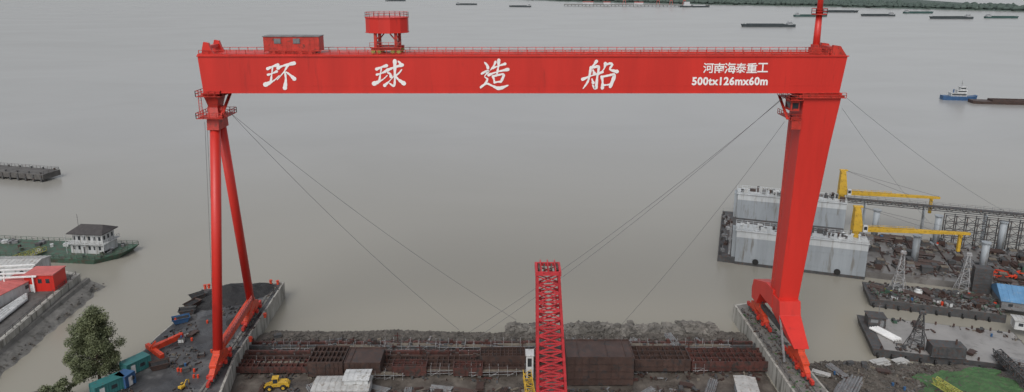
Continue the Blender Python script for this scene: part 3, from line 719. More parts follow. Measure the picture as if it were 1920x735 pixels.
for i in range(3):
    m=M();y=-2+i*2;m.box(6.004,6.04,y-.45,y+.45,4.1,5.3);m.out('window',GLASS,parent=T)
m=M();m.box(-1.45,-.55,-3.64,-3.604,.05,2.1);m.out('door',DGREY,parent=T)
m=M();m.rail([(-7.4,-4.5,3.25),(7.2,-4.5,3.25),(7.2,4.1,3.25)],1.05,1.2,.05)
for x in(-7.4,-4,0,4,7.2): m.beam((x,-4.5,0),(x,-4.5,6.2),.14)
m.out('balcony',WHTD,parent=T)
m=M();m.tube((-6.2,1,6.2),(-6.2,1,11),.06);m.beam((-6.6,1,10),(-5.8,1,10),.05);m.out('antenna',DGREY,parent=T)
a=S(20,492,0);b=S(82,470,-2.6)
m=M();d=(b-a);nn=Vector((-d.y,d.x,0)).normalized()
for s in(-1,1):
    q=nn*s*.9
    m.beam(a+q,b+q,.2);m.beam(a+q+Vector((0,0,1.4)),b+q+Vector((0,0,1.4)),.16)
    for i in range(9):
        p0=a.lerp(b,i/8)+q;m.beam(p0,p0+Vector((0,0,1.4)),.12)
        if i<8: m.beam(p0+Vector((0,0,1.4*(i%2))),a.lerp(b,(i+1)/8)+q+Vector((0,0,1.4*((i+1)%2))),.1)
m.k=1;m.beam(a,b,1.75,.1)
solo(m,'gangway','yellow-green truss gangway from quay to pontoon','gangway',[YELG,MGREY])
# ---------------------------------------------------------------- left pier
ea=S(150,513);eb=S(0,641)
m=M();m.prism([(-200,120),(eb.x+1.5,120),(eb.x,eb.y),(ea.x,ea.y),(ea.x-14,ea.y+5),(-200,ea.y+10)],'Z',-8,0);o=m.out('quay',CONC);o['kind']='structure'
m=M();m.add([(-199,121,.006),(eb.x,121,.006),(eb.x-1.2,eb.y,.006),(ea.x-1.2,ea.y-1,.006),(ea.x-14,ea.y+3.6,.006),(-199,ea.y+8.6,.006)],[(0,1,2,3,4,5)]);o=m.out('pavement',CONCX);o['kind']='structure'
m=M();K=120;vs=[]
for i in range(K+1):
    t=i/K;y=118+(ea.y+1-118)*t;x=eb.x+.9+(ea.x-eb.x)*t;nz=noise.noise
    vs+=[(x,y,-1.7),(x+.9,y,-1.75),(x+1.3,y,-2.7),(x+3+.4*nz(Vector((y*.5,0,0))),y,-3.3+.4*nz(Vector((y*.4,3,0)))),(x+4.4+1.6*nz(Vector((y*.25,1,0))),y,-4.3),(x+7+2*nz(Vector((y*.15,1,0))),y,-5.4)]
m.add(vs,[(6*i+j,6*i+1+j,6*i+7+j,6*i+6+j) for i in range(K) for j in range(5)]);o=m.out('slope_bank',CONCD);o['kind']='structure'
m=M()
def f4():
    t=R.random();y=118+(ea.y+1-118)*t;x=eb.x+.9+(ea.x-eb.x)*t+R.uniform(2,5);return (x,y,-3.7-(x-(eb.x+3))*.12),1
rocks(m,130,f4,.1,.3)
solo(m,'bank_rubble','muddy stones along the foot of the old quay wall','rubble',RUBB,kind='stuff')
m=M();m.rail([(ea.x-.5,ea.y-1,0),(eb.x-.5,eb.y,0),(eb.x+.4,122,0)],1.1,3,.05)
solo(m,'railing','thin steel railing along the old quay edge','railing',DGREY)
def shed(loc,rz,L,W,h,wm,rm,label,name='warehouse',ridge=1.2,win=3):
    T=thing(name,label,'shed' if name!='warehouse' else 'building',loc,rz)
    m=M();m.box(-L/2,L/2,-W/2,W/2,0,h);m.out('wall',wm,parent=T)
    m=M();m.prism([(-W/2-.3,h+.003),(W/2+.3,h+.003),(W/2+.3,h+.15),(0,h+ridge),(-W/2-.3,h+.15)],'X',-L/2-.3,L/2+.3)
    n=int(L/1.2)
    for i in range(n):
        x=-L/2+L*(i+.5)/n
        for s in(-1,1): m.beam((x,s*(W/2+.25),h+.2),(x,0,h+ridge+.05),.08,.06)
    m.out('roof',rm,parent=T)
    for i in range(win):
        x=-L/2+L*(i+.5)/win
        m=M();m.box(x-.5,x+.5,-W/2-.04,-W/2-.004,h*.4,h*.75);m.out('window',GLASS,parent=T)
    return T
p=S(30,520);shed((p.x-3,p.y+2,0),.05,18,8,3.6,WHTD,TARP,'long white shed with pale sheet roof on the old quay',ridge=1)
p=S(80,545);T=thing('red_site_office','bright red boxy building with white trim on the old quay','building',(p.x,p.y,0),.05)
m=M();m.box(-4,3.6,-.5,5,0,4.6);m.out('wall',RED,parent=T,bevel=.03)
m=M();m.box(-4.2,3.8,-.7,5.2,4.603,4.9);m.out('roof',PINKR,parent=T)
m=M();m.box(-2.8,-1.8,-.55,-.503,0.05,2.1);m.out('door',WHT,parent=T)
for x in(0,2): one(lambda m:m.box(x-.5,x+.5,-.55,-.503,2.4,3.6),'window',GLASS,T)
p=S(20,575);shed((p.x-6,p.y,0),math.radians(80),26,7,3.0,WHTD,PINKR,'shed with pinkish sheet roof and white walls',ridge=.8)
T=thing('pipe_stack','large white steel pipes lying on the old quay','pipes',(0,0,0))
for k in range(4): one(lambda m:m.tube(S(-20,602+k*5)+Vector((k*.2,0,.6)),S(50,556+k*3)+Vector((0,0,.6)),.45,n=10),'pipe',WHTD,T)
T=thing('steel_rack','white painted steel portal frames on the old quay','frame',(0,0,0))
for k in range(5):
    a=S(5,515+k*9);z=Vector((0,0,3.8+.2*k))
    one(lambda m:(m.beam(a+z,a+z+Vector((9,1,0)),.45,.35),m.beam(a+Vector((1,.1,0)),a+z+Vector((1,.1,0)),.3),m.beam(a+Vector((8,.9,0)),a+z+Vector((8,.9,0)),.3)),'portal_frame',WHT,T)
# ---------------------------------------------------------------- tree
def tree(loc,hgt,rad,nleaf,label,name='broadleaf_tree',cat='tree',low=.25,seed=3):
    rr=random.Random(seed)
    T=thing(name,label,cat,loc)
    m=M();P=[Vector((0,0,-.5))];k=6
    for i in range(1,k+1): P.append(Vector((rr.uniform(-.3,.3)*i*.3,rr.uniform(-.3,.3)*i*.3,hgt*.86*i/k)))
    for i in range(k): m.tube(P[i],P[i+1],.32*(1-i/k)+.05,.32*(1-(i+1)/k)+.05,8)
    cl=[]
    nb=46 if hgt>8 else 9
    for i in range(nb):
        t=low+(1-low)*.95*(i+.5)/nb
        j=min(k-1,int(t*k));b=P[j].lerp(P[j+1],t*k-j)
        s=(t-low)/(1-low)
        a=i*2.4+rr.uniform(-.4,.4);reach=rad*(.55+.45*math.sin(math.pi*min(1,s*1.1+.12)))*(1-.45*s*s)*rr.uniform(.75,1.05)
        e=b+Vector((math.cos(a)*reach,math.sin(a)*reach,reach*rr.uniform(.2,.6)))
        mid=b.lerp(e,.5)+Vector((0,0,-.1*reach*.3))
        m.tube(b,mid,.13,.08,5);m.tube(mid,e,.08,.02,5)
        for q in range(5): cl.append((b.lerp(e,rr.uniform(.3,1.02))+Vector((rr.uniform(-1,1),rr.uniform(-1,1),rr.uniform(-.6,.9)))*rad*.13,rr.uniform(.13,.25)*rad))
    cl.append((P[-1]+Vector((0,0,hgt*.05)),rad*.22));cl.append((P[-1],rad*.28));cl.append((P[-2],rad*.3))
    m.out('trunk',BARK,parent=T)
    m=M()
    for _ in range(nleaf):
        c,r=cl[rr.randrange(len(cl))]
        d=Vector((rr.gauss(0,1),rr.gauss(0,1),rr.gauss(0,.8)));d=d.normalized()*r*rr.random()**.45
        p=c+d;s=rr.uniform(.10,.23);a=Vector((rr.gauss(0,1),rr.gauss(0,1),rr.gauss(0,.45))).normalized();b=a.cross(Vector((rr.gauss(0,.6),rr.gauss(0,.6),rr.gauss(0,1)))).normalized()
        m.add([p-a*s,p+b*s*.6,p+a*s,p-b*s*.6],[(0,1,2,3)])
    m.out('crown',LEAF,parent=T)
p=S(189,722,-2.6);tree((p.x,p.y,-2.8),19.3,6.2,52000,'tall leafy broadleaf tree on the muddy bank beside the quay',low=.13)
p=S(112,752,-2.6);tree((p.x,p.y,-2.8),4.5,3.8,5000,'low straggly bush on the muddy bank','bush','bush',.1,5)
# ---------------------------------------------------------------- left dock objects
def container(loc,rz,L,mat,label):
    T=thing('shipping_container',label,'container',loc,rz,'site containers on the quay')
    m=M();W=2.6;h=2.7
    m.box(-L/2,L/2,-W/2,W/2,.1,h)
    n=int(L/.5)
    for i in range(n):
        x=-L/2+.3+(L-.6)*i/(n-1)
        for s in(-1,1): m.box(x-.1,x+.1,s*W/2+(-.06 if s<0 else .003),s*W/2+(-.003 if s<0 else .06),.3,h-.2)
    m.out('body',mat,parent=T)
    m=M();m.box(-L/2-.05,L/2+.05,-W/2-.1,W/2+.1,h+.003,h+.12)
    for a in(-L/2,L/2):
        for b in(-W/2,W/2): m.box(a-.12,a+.12,b-.12,b+.12,0,h+.002)
    m.out('frame',mat,parent=T)
    m=M();m.box(-L/2+.8,-L/2+1.7,-W/2-.09,-W/2-.065,.2,2.2);m.out('door',WHTD,parent=T)
    m=M();m.box(.2,1.2,-W/2-.09,-W/2-.065,1.1,1.9);m.out('window',GLASS,parent=T)
p=S(256,694);container((p.x,p.y,0),1.0,5.0,TEAL,'teal site container with a small window on wet quay')
p=S(204,735);container((p.x,p.y,0),.9,5.6,TEAL,'teal site container with a small window on wet quay')
p=S(236,722);container((p.x,p.y,0),1.3,2.4,BLUE,'small blue site container on wet quay')
m=M();a=S(283,664);b=S(340,636)
m.beam(a+Vector((0,0,1.2)),b+Vector((0,0,.9)),1.2,1.1,.7,1.3);m.beam(S(277,655)+Vector((0,0,1)),S(305,673)+Vector((0,0,.6)),.9,1.0);m.beam(b+Vector((0,0,1.6)),b+Vector((0,0,0)),.9,.5)
m.beam(a+Vector((0,0,1.5)),a+Vector((1.2,.3,3.0)),.4)
solo(m,'steel_jib_section','dismantled red-orange steel jib section lying on the quay','crane part',ORED)
def heap(c,rx,ry,h,mat,name,lab,n=26,seed=0):
    m=M();vs=[]
    for j in range(n+1):
        for i in range(n+1):
            x=-1+2*i/n;y=-1+2*j/n;r=math.sqrt(x*x+y*y)
            z=max(0,1-r)*h*(1+.7*noise.noise(Vector((x*2+seed,y*2,0))))+.18*noise.noise(Vector((x*7,y*7,seed)))*(1 if r<.95 else 0)
            if r>1: x/=r;y/=r;z=0
            vs.append((c[0]+x*rx,c[1]+y*ry,c[2]+max(0,z)+.01))
    m.add(vs,[(j*(n+1)+i,j*(n+1)+i+1,(j+1)*(n+1)+i+1,(j+1)*(n+1)+i) for j in range(n) for i in range(n)])
    return solo(m,name,lab,'heap',mat,kind='stuff')
heap(S(438,552),8,7,2.4,COAL,'coal_heap','black coal heap on the quay',seed=1)
heap(S(480,545),5,5,1.8,COAL,'coal_heap','black coal heap on the quay',seed=4)
heap(S(400,565),4,5,1.3,COAL,'coal_heap','black coal heap on the quay',seed=7)
heap(S(445,602),2.5,3,.8,COAL,'coal_heap','black coal heap on the quay',seed=9)
def junk_skip(loc,rz,mat,label):
    T=thing('steel_skip',label,'skip',loc,rz,'steel skips on the quay')
    m=M();m.loft([[(-1.4,-.9,.1),(1.4,-.9,.1),(1.4,.9,.1),(-1.4,.9,.1)],[(-2,-1.2,1.4),(2,-1.2,1.4),(2,1.2,1.4),(-2,1.2,1.4)]],False);m.add([(-1.4,-.9,.1),(1.4,-.9,.1),(1.4,.9,.1),(-1.4,.9,.1)],[(0,1,2,3)])
    m.box(-2.1,2.1,-1.3,-1.18,1.3,1.42);m.box(-2.1,2.1,1.18,1.3,1.3,1.42);m.out('body',mat,parent=T)
    m=M();m.box(-1.7,1.7,-1,1,.9,1.1);m.out('contents',COAL,parent=T)
for u,v,r_,mt,l in[(352,588,.3,DGREY,'dark steel skip filled with scrap at the quay edge'),(362,575,1.2,RUST,'rusty steel skip filled with scrap at the quay edge'),(372,560,.8,DGREY,'dark steel skip filled with scrap at the quay edge'),(340,604,.5,BLUE,'blue steel skip at the quay edge'),(300,690,.5,RUST,'rusty steel skip on wet quay')]:
    p=S(u,v);junk_skip((p.x,p.y,0),r_,mt,l)
def bollard(loc,mat=ORED,g='bollards along the quay edge',l='red cast mooring bollard on the quay edge'):
    m=M();m.tube((0,0,0),(0,0,.9),.35,.25,10);m.tube((0,0,.9),(0,0,1.1),.25,.45,10);m.tube((-.5,0,.7),(.5,0,.7),.12)
    return solo(m,'mooring_bollard',l,'bollard',mat,group=g,loc=loc)
b0=bollard((S(521,533).x,S(521,533).y,0))
for u,v in[(508,532),(385,541),(392,540),(497,595),(470,640)]:
    p=S(u,v);q=copy_thing(b0,(p.x,p.y,0),R.random())
def person(loc,rz,top,label):
    me=bpy.data.meshes.new('person')
    V_=[(0,0,.95),(0,0,1.2),(0,0,1.42),(0,0,1.52),(0,0,1.62),(0,0,1.74),(.1,0,.9),(.12,.05,.5),(.12,0,.08),(.12,.12,.04),(-.1,0,.9),(-.12,-.02,.5),(-.12,-.05,.08),(-.12,.08,.04),(.19,0,1.4),(.25,.03,1.12),(.24,.12,.9),(-.19,0,1.4),(-.25,.03,1.12),(-.24,.1,.9)]
    E=[(0,1),(1,2),(2,3),(3,4),(4,5),(0,6),(6,7),(7,8),(8,9),(0,10),(10,11),(11,12),(12,13),(2,14),(14,15),(15,16),(2,17),(17,18),(18,19)]
    me.from_pydata(V_,E,[]);o=bpy.data.objects.new('person',me);col.objects.link(o)
    rad=[.15,.16,.15,.06,.1,.09,.1,.075,.05,.05,.1,.075,.05,.05,.07,.05,.04,.07,.05,.04]
    sk=o.modifiers.new('s','SKIN');me.materials.append(top)
    for i,r in enumerate(rad): me.skin_vertices[0].data[i].radius=(r,r)
    me.skin_vertices[0].data[0].use_root=True
    o.modifiers.new('u','SUBSURF').levels=1
    o.location=loc;o.rotation_euler=(0,0,rz);o['label']=label;o['category']='person'
    hm=M();hm.tube((0,0,1.72),(0,0,1.82),.13,.07,8);hm.out('helmet',RED,parent=o)
person((S(330,608).x,S(330,608).y,0),.5,ORED,'worker in orange jacket standing on the quay')
p=S(341,640);person((p.x,p.y,0),1,BLUE,'worker in blue overalls standing on the quay')
def wheel(m_,P,r,w,n=16):
    m_.tube((P[0],P[1]-w/2,P[2]),(P[0],P[1]+w/2,P[2]),r,n=n)
def wheel_loader(loc,rz,sc,label):
    T=thing('wheel_loader',label,'loader',loc,rz);T.scale=(sc,)*3
    m=M();m.prism([(-3.3,.9),(-3.4,1.9),(-2.9,2.3),(-.6,2.4),(-.6,1.0)],'Y',-.9,.9);m.box(-.65,1.6,-.55,.55,.8,1.5);m.box(-3.6,-3.25,-1.1,1.1,.8,1.5);m.out('body',YEL,parent=T,bevel=.05)
    c=bpy.data.objects.new('cab',None);col.objects.link(c);c.parent=T
    m=M();m.box(-.75,.75,-.8,.8,1.5,2.0);m.box(-.85,.85,-.88,.88,3.3,3.45)
    for a in(-.7,.7):
        for b in(-.75,.75): m.beam((a,b,1.95),(a,b,3.35),.12)
    m.out('cab_frame',YEL,parent=c)
    m=M();m.box(-.64,.64,-.72,.72,2.003,3.298);m.out('cab_glass',GLASS,parent=c)
    for x in(-2.0,1.5):
        for y in(-1.1,1.1):
            w=bpy.data.objects.new('wheel',None);col.objects.link(w);w.parent=T
            m=M();wheel(m,(x,y,.8),.8,.55);m.out('tyre',BLACK,parent=w,bevel=.08)
            m=M();wheel(m,(x,y,.8),.4,.6);m.out('rim',YEL,parent=w)
    for y in(-.5,.5):
        m=M();m.beam((.9,y,1.9),(2.4,y,1.5),.2,.35);m.beam((2.35,y,1.55),(3.2,y,.7),.2,.35)
        m.out('lift_arm',YEL,parent=T)
    m=M();m.prism([(3.1,.15),(4.5,.1),(4.5,.2),(3.4,.4),(3.2,1.0),(3.5,1.4),(3.3,1.45),(3.0,1.0),(3.0,.4)],'Y',-1.4,1.4)
    for y in(-1.45,1.37): m.prism([(3.05,.15),(4.5,.12),(3.5,1.4),(3.0,1.0)],'Y',y,y+.08)
    m.out('bucket',RUST,parent=T)
p=S(518,728,-4.1);wheel_loader((p.x,p.y,gh(p.x,p.y)),math.pi+.15,.8,'yellow wheel loader with lowered bucket on muddy ground')
def excavator(loc,rz,sc,label):
    T=thing('excavator',label,'excavator',loc,rz);T.scale=(sc,)*3
    for y in(-1.1,1.1):
        m=M();m.prism([(-1.9,.4),(-1.6,.1),(1.6,.1),(1.9,.4),(1.6,.85),(-1.6,.85)],'Y',y-.25,y+.25);m.out('track',BLACK,parent=T)
    m=M();m.box(-1.8,1.2,-1.2,1.2,1.0,2.0);m.box(-1.9,-1.0,-1.1,1.1,1.9,2.3);m.box(-.8,.8,-.8,.8,.5,1.05);m.out('body',YEL,parent=T,bevel=.06)
    m=M();m.box(.1,1.3,.3,1.2,2.003,2.9);m.k=1;m.box(.0,1.4,.25,1.25,2.89,3.0);m.out('cab',[GLASS,YEL],parent=T)
    m=M();m.beam((1.0,-.2,1.7),(3.0,-.2,3.9),.35,.5);m.beam((2.95,-.2,3.9),(4.6,-.2,3.0),.3,.45);m.beam((4.55,-.2,3.05),(4.4,-.2,1.2),.25,.35);m.out('boom',YEL,parent=T)
    m=M();m.prism([(4.0,.3),(4.9,.4),(4.8,1.2),(4.2,1.2)],'Y',-.6,.3);m.out('bucket',RUST,parent=T)
p=S(342,729);excavator((p.x,p.y,0),1.2,.38,'small yellow excavator standing on the quay')
# ---------------------------------------------------------------- slipway: hull blocks and scaffolds
def hull_block(u0,u1,vb,h,dep,label,mat=RUST,z0=-4.25,ribs=1.2,gap=.5,open_=False):
    a=S(u0,vb,z0);b=S(u1,vb,z0);w=b.x-a.x
    T=thing('hull_block',label,'hull block',((a.x+b.x)/2,a.y+dep/2,z0),0,'ship hull blocks on the slipway')
    m=M();t=.15
    m.box(-w/2,w/2,-dep/2,-dep/2+t,gap,h);m.box(-w/2,w/2,dep/2-t,dep/2,gap,h);m.box(-w/2,-w/2+t,-dep/2+t,dep/2-t,gap,h-.01);m.box(w/2-t,w/2,-dep/2+t,dep/2-t,gap,h-.01)
    zz=h-(.9 if open_ else .2)
    m.box(-w/2+t-.01,w/2-t+.01,-dep/2+t-.01,dep/2-t+.01,zz-.1,zz)
    m.out('shell',mat,parent=T)
    n=max(2,int(w/ribs))
    m=M()
    for i in range(n+1):
        x=-w/2+.1+(w-.2)*i/n
        if R.random()<.8: m.box(x-.05,x+.05,-dep/2-.12,-dep/2-.003,gap+.1,h-.1-(R.random()*h*.3 if R.random()<.3 else 0))
        if open_ and 0<i<n: m.box(x-.06,x+.06,-dep/2+t+.003,dep/2-t-.003,zz+.003,h-.02-R.random()*.3)
    if open_:
        for y in(-dep/6,dep/6): m.box(-w/2+t+.003,w/2-t-.003,y-.05,y+.05,zz+.003,h-.1)
    else:
        for i in range(max(1,int(w/4))):
            x=-w/2+R.uniform(.5,w-.5);m.box(x-.06,x+.06,-dep/2+t+.003,dep/2-t-.003,zz+.003,h-.02)
    k=max(1,int(h/1.8))
    for j in range(1,k+1): m.box(-w/2,w/2,-dep/2-.16,-dep/2-.122,h*j/(k+1),h*j/(k+1)+.08)
    m.out('stiffener',mat,parent=T)
    for i in range(max(2,int(w/5))):
        x=-w/2+.8+(w-1.6)*i/max(1,int(w/5)-1);one(lambda m:m.box(x-.35,x+.35,-dep/2+.3,-dep/2+1.1,-.3,gap-.003),'keel_block',CONCD,T)
    return T
hull_block(578,644,711,4.2,7,'rust-brown steel hull block with open frames on keel blocks',ribs=.9,open_=True)
hull_block(646,714,712,4.2,6.5,'dark brown steel hull block with flat top',RUST,ribs=1.0)
hull_block(714,985,704,2.1,5,'long low dark hull bottom block with open frames',RUST,open_=True)
hull_block(735,800,709,2.9,3,'low red-oxide hull bottom block',RUSTR,open_=True)
hull_block(850,905,709,2.5,3,'low red-oxide hull bottom block',RUSTR,open_=True)
hull_block(440,577,703,2.0,5,'long low red-oxide hull bottom block',RUSTR,open_=True)
hull_block(1062,1187,724,7.0,7.5,'large dark brown steel hull block on the slipway',RUST,ribs=1.5,gap=.2)
hull_block(1189,1294,700,3.4,6,'rust-brown steel hull block with ribs on keel blocks',open_=True)
hull_block(1296,1446,700,2.9,6,'long red-oxide hull bottom block by the runway wall',RUSTR,open_=True)
hull_block(900,985,693,3.4,4,'dark steel hull block with ribs on keel blocks',RUST,ribs=.9,open_=True)
def scaffold():
    T=thing('scaffold','rusty tubular scaffold with plank decks beside the hull blocks','scaffold',(0,0,0),0,'scaffolds along the slipway')
    m=M();
    for x in range(0,13,2):
        for y in(0,1.4): m.tube((x,y,0),(x,y,R.uniform(1.6,3.4)),.05,n=5)
        m.tube((x,0,1.4),(x,1.4,1.4),.04,n=5)
    for y in(0,1.4): m.tube((-.5,y,1.4),(12.5,y,1.4),.045,n=5)
    m.tube((-.5,0,.6),(9.5,0,.6),.045,n=5)
    for x in range(0,12,4): m.tube((x,0,0),(x+2,0,1.4),.04,n=5)
    m.out('frame',LGREY,parent=T)
    for k in range(3): one(lambda m:m.box(-.3+R.uniform(0,3),12.3-R.uniform(0,3),.1+k*.4,.45+k*.4,1.5,1.56),'plank',SAND,T)
    return T
sc0=scaffold();rowY=[(-56,145.0),(-43,144.6),(-30,145.2),(-17,144.7),(-4,145),(13,145.6),(26,145.2),(39,144.8)]
sc0.location=(rowY[0][0],rowY[0][1],-4.1)
for x,y in rowY[1:]: copy_thing(sc0,(x,y,-3.6),R.uniform(-.05,.05))
for x,y in[(-58,138.3),(-22,135.6),(-9,135.2),(24,140.4),(41,137),(-50,141.5),(-36,141.8),(-14,141.2),(-45,138.0),(-36,134.2)]: copy_thing(sc0,(x,y,-4.0),R.uniform(-.05,.05),(1,1,.8))
for k,(v,dz) in enumerate([(662,1.5),(671,1.2),(652,1.3),(645,1.2)]):
    a=S(452,v,-4.1+dz);b=S(1438,v,-4.1+dz)
    m=M();m.beam(a,b,.6,1.3)
    n=90
    for i in range(n+1):
        p=a.lerp(b,i/n);m.box(p.x-.06,p.x+.06,p.y-.42,p.y-.303,p.z-.6,p.z+.6)
        if i%3==0: m.box(p.x-.3,p.x+.3,p.y-.29,p.y+.29,-4.6,p.z-.6)
        if R.random()<.25: h_=R.uniform(.2,.8);m.box(p.x-.4,p.x+.4,p.y-.25,p.y+.25,p.z+.64,p.z+.64+h_)
    solo(m,'slipway_beam','long rust-brown ribbed steel hull girder on short stools','steel beam',[RUSTR,RUST,DGREY,RUSTR][k],group='long beams on the slipway')
pst=None
for i in range(40):
    x=R.uniform(-56,55);y=R.uniform(139,148)
    if pst is None:
        m=M();m.beam((0,0,0),(0,0,4.2),.22);m.beam((-.8,0,3.4),(.8,0,3.4),.15);m.beam((0,0,.2),(.9,0,1.4),.13);m.box(-.5,.5,-.5,.5,-.1,.1)
        pst=solo(m,'steel_post','red-oxide steel post with short cross arm on the slipway','post',RUSTR,group='steel posts on the slipway',loc=(x,y,-4.2))
    else: copy_thing(pst,(x,y,-4.2),R.uniform(-.3,.3),(1,1,R.uniform(.4,1.05)))
def debris(name,label,n,fn,mats,s=(.2,.9)):
    m=M()
    for _ in range(n):
        p=fn();m.k=R.randrange(len(mats));L_=R.uniform(*s)
        m.rbox((p[0],p[1],p[2]+.1),(L_*R.uniform(.6,3),L_*R.uniform(.2,.8),R.uniform(.06,.5)),R.uniform(0,3.14),R.uniform(-.25,.25))
    return solo(m,name,label,'scrap',mats,kind='stuff')
SM=[RUST,RUSTR,DGREY,DGREY,SAND,MGREY,RUST,DGREY,RUST,DGREY]
def d1():
    while 1:
        x=R.uniform(-60,56);y=R.choice([R.uniform(126,131),R.uniform(134,149),R.uniform(140,149)])
        if noise.noise(Vector((x*.1,y*.15,2)))>-.1: return(x,y,gh(x,y)+R.uniform(0,.25))
debris('scrap_debris','scattered steel offcuts, timbers and scrap on the slipway mud',1700,d1,SM)
def inpoly(x,y):
    c=False;n=len(LD)
    for i in range(n):
        a,b=LD[i],LD[i-1]
        if (a.y>y)!=(b.y>y) and x<(b.x-a.x)*(y-a.y)/(b.y-a.y)+a.x: c=not c
    return c
def d2b():
    while 1:
        x=R.uniform(-95,-62);y=R.uniform(118,174)
        if inpoly(x,y) and inpoly(x-1.5,y) and (noise.noise(Vector((x*.12,y*.12,5)))>.02): return(x,y,0)
debris('scrap_debris','small scrap, coal lumps and timbers littering the quay',420,d2b,[DGREY,RUST,COAL,COAL,SAND],(.12,.45))
def d3():
    x=R.uniform(57.8,63.5);y=R.uniform(115,160);return(x,y,0)
debris('scrap_debris','stones, weeds and scrap littering the runway wall',350,d3,[DGREY,RUST,CONCD,NET,SAND],(.12,.5))
def d4():
    x=R.uniform(66,96);y=R.uniform(124,141);return(x,y,gh(x,y))
debris('scrap_debris','broken timbers, bricks and scrap on the muddy bank',260,d4,[RUST,SAND,CONCD,DGREY],(.15,.6))
def plates():
    T=thing('plate_stack','stack of rusty steel plates on timber bearers','steel plates',(0,0,0),0,'stacks of steel plates and offcuts')
    for i in range(4): one(lambda m:m.rbox((R.uniform(-.2,.2),R.uniform(-.2,.2),.3+i*.14),(R.uniform(3,4),R.uniform(1.4,2),.09),R.uniform(-.15,.15)),'plate',RUST,T)
    for x in(-1,1): one(lambda m:m.box(x-.12,x+.12,-1,1,0,.22),'bearer',SAND,T)
    return T
def pipes(mat,lab):
    T=thing('pipe_bundle',lab,'pipes',(0,0,0),0,'bundles of steel pipes')
    for i,(y,z) in enumerate([(-.9,.25),(-.45,.25),(0,.25),(.45,.25),(.9,.25),(-.67,.64),(-.22,.64),(.22,.64),(.67,.64)]):
        m=M();m.tube((-3.2+R.uniform(-.4,.4),y,z),(3.2+R.uniform(-.4,.4),y,z),.21,n=8);m.out('pipe',mat,parent=T)
    return T
def drumset(mat,lab):
    T=thing('steel_drum',lab,'drum',(0,0,0),0,'steel drums on the yard and decks')
    m=M();m.tube((0,0,0),(0,0,.9),.3,n=12)
    for z in(.3,.6,.88): m.tube((0,0,z),(0,0,z+.03),.32,n=12)
    m.out('body',mat,parent=T);return T
def gasbox(mat,lab):
    T=thing('equipment_crate',lab,'crate',(0,0,0),0,'equipment crates on the yard and decks')
    m=M();m.box(-.8,.8,-.55,.55,.1,1.1);m.out('body',mat,parent=T)
    m=M();m.box(-.85,.85,-.6,.6,1.103,1.18)
    for x in(-.8,.8):
        for y in(-.55,.55): m.box(x-.06,x+.06,y-.06,y+.06,0,1.12)
    m.out('frame',DGREY,parent=T);return T
def winch(mat,lab):
    T=thing('deck_winch',lab,'winch',(0,0,0),0,'winches on the decks')
    m=M();m.box(-1,1,-.7,.7,0,.2);m.box(-1,-.85,-.6,.6,.19,1.1);m.box(.85,1,-.6,.6,.19,1.1);m.out('frame',mat,parent=T)
    m=M();m.tube((-.84,0,.75),(.84,0,.75),.35,n=12);m.tube((-.84,0,.75),(-.7,0,.75),.6,n=12);m.tube((.7,0,.75),(.84,0,.75),.6,n=12);m.out('drum',DGREY,parent=T);return T
kinds=[(plates(),1),(pipes(RUST,'bundle of rusty steel pipes'),1),(pipes(MGREY,'bundle of grey galvanised steel pipes'),1),(drumset(BLUE,'blue ribbed steel drum'),1),(drumset(ORED,'red ribbed steel drum'),1),(gasbox(WHTD,'dirty white steel equipment crate'),1),(gasbox(YELG,'faded yellow steel equipment crate'),1),(gasbox(DGREY,'dark grey steel equipment crate'),1),(winch(GREEN,'green deck winch with bare drum'),1),(winch(RUST,'rusty deck winch with bare drum'),1)]
used=set()
def put(k,x,y,z,rz,sc=1):
    T=kinds[k][0]
    if k not in used:
        used.add(k);T.location=(x,y,z);T.rotation_euler=(0,0,rz);T.scale=(sc,)*3
    else: copy_thing(T,(x,y,z),rz,sc)
for i in range(26):
    x=R.uniform(-57,54);y=R.choice([R.uniform(128,133),R.uniform(142,150)])
    put(R.choice([0,0,1,1,2,3,4,5,7,9]),x,y,gh(x,y),R.uniform(0,3),R.uniform(.7,1.1))
for i in range(14):
    p=S(R.uniform(330,400),R.uniform(590,725))
    if inpoly(p.x-1,p.y): put(R.choice([0,3,4,5,7,9]),p.x,p.y,.01,R.uniform(0,3),.8)
p=S(640,748,-4.2);shed((p.x,p.y+1.5,-4.2),.02,11.5,5,2.6,WHTD,TARP,'low shed with pale corrugated roof on muddy ground','site_shed',.5,3)
p=S(672,735,-4.2);shed((p.x,p.y,-4.2),.02,5,3.6,4.0,WHTD,WHTD,'small pale site cabin beside the shed','site_cabin',.4,1)
p=S(1402,750,-4.2);shed((p.x,p.y+1,-4.2),1.4,7,4,2.4,GREYB,TARP,'small grey shed with pale roof near the runway wall','site_shed',.4,2)
p=S(993,706,-4.3);m=M();m.box(-.8,.8,-1.2,1.2,0,5.8);m.box(-.95,.95,-1.35,1.35,5.79,6.0);m.k=1;m.box(-.5,.4,-1.25,-1.203,3.2,5.2);m.box(-.4,.4,-1.25,-1.203,.1,2.0)
solo(m,'control_kiosk','narrow white control kiosk tower with dark window','kiosk',[WHTD,GLASS],loc=(p.x,p.y,-4.3))
m=M();m.lattice(S(988,700,-2.2),S(1000,770,-2.2),1.7,1.7,8,.08,.05)
solo(m,'lattice_boom','yellow lattice boom section lying by the crane mast','crane part',YEL)
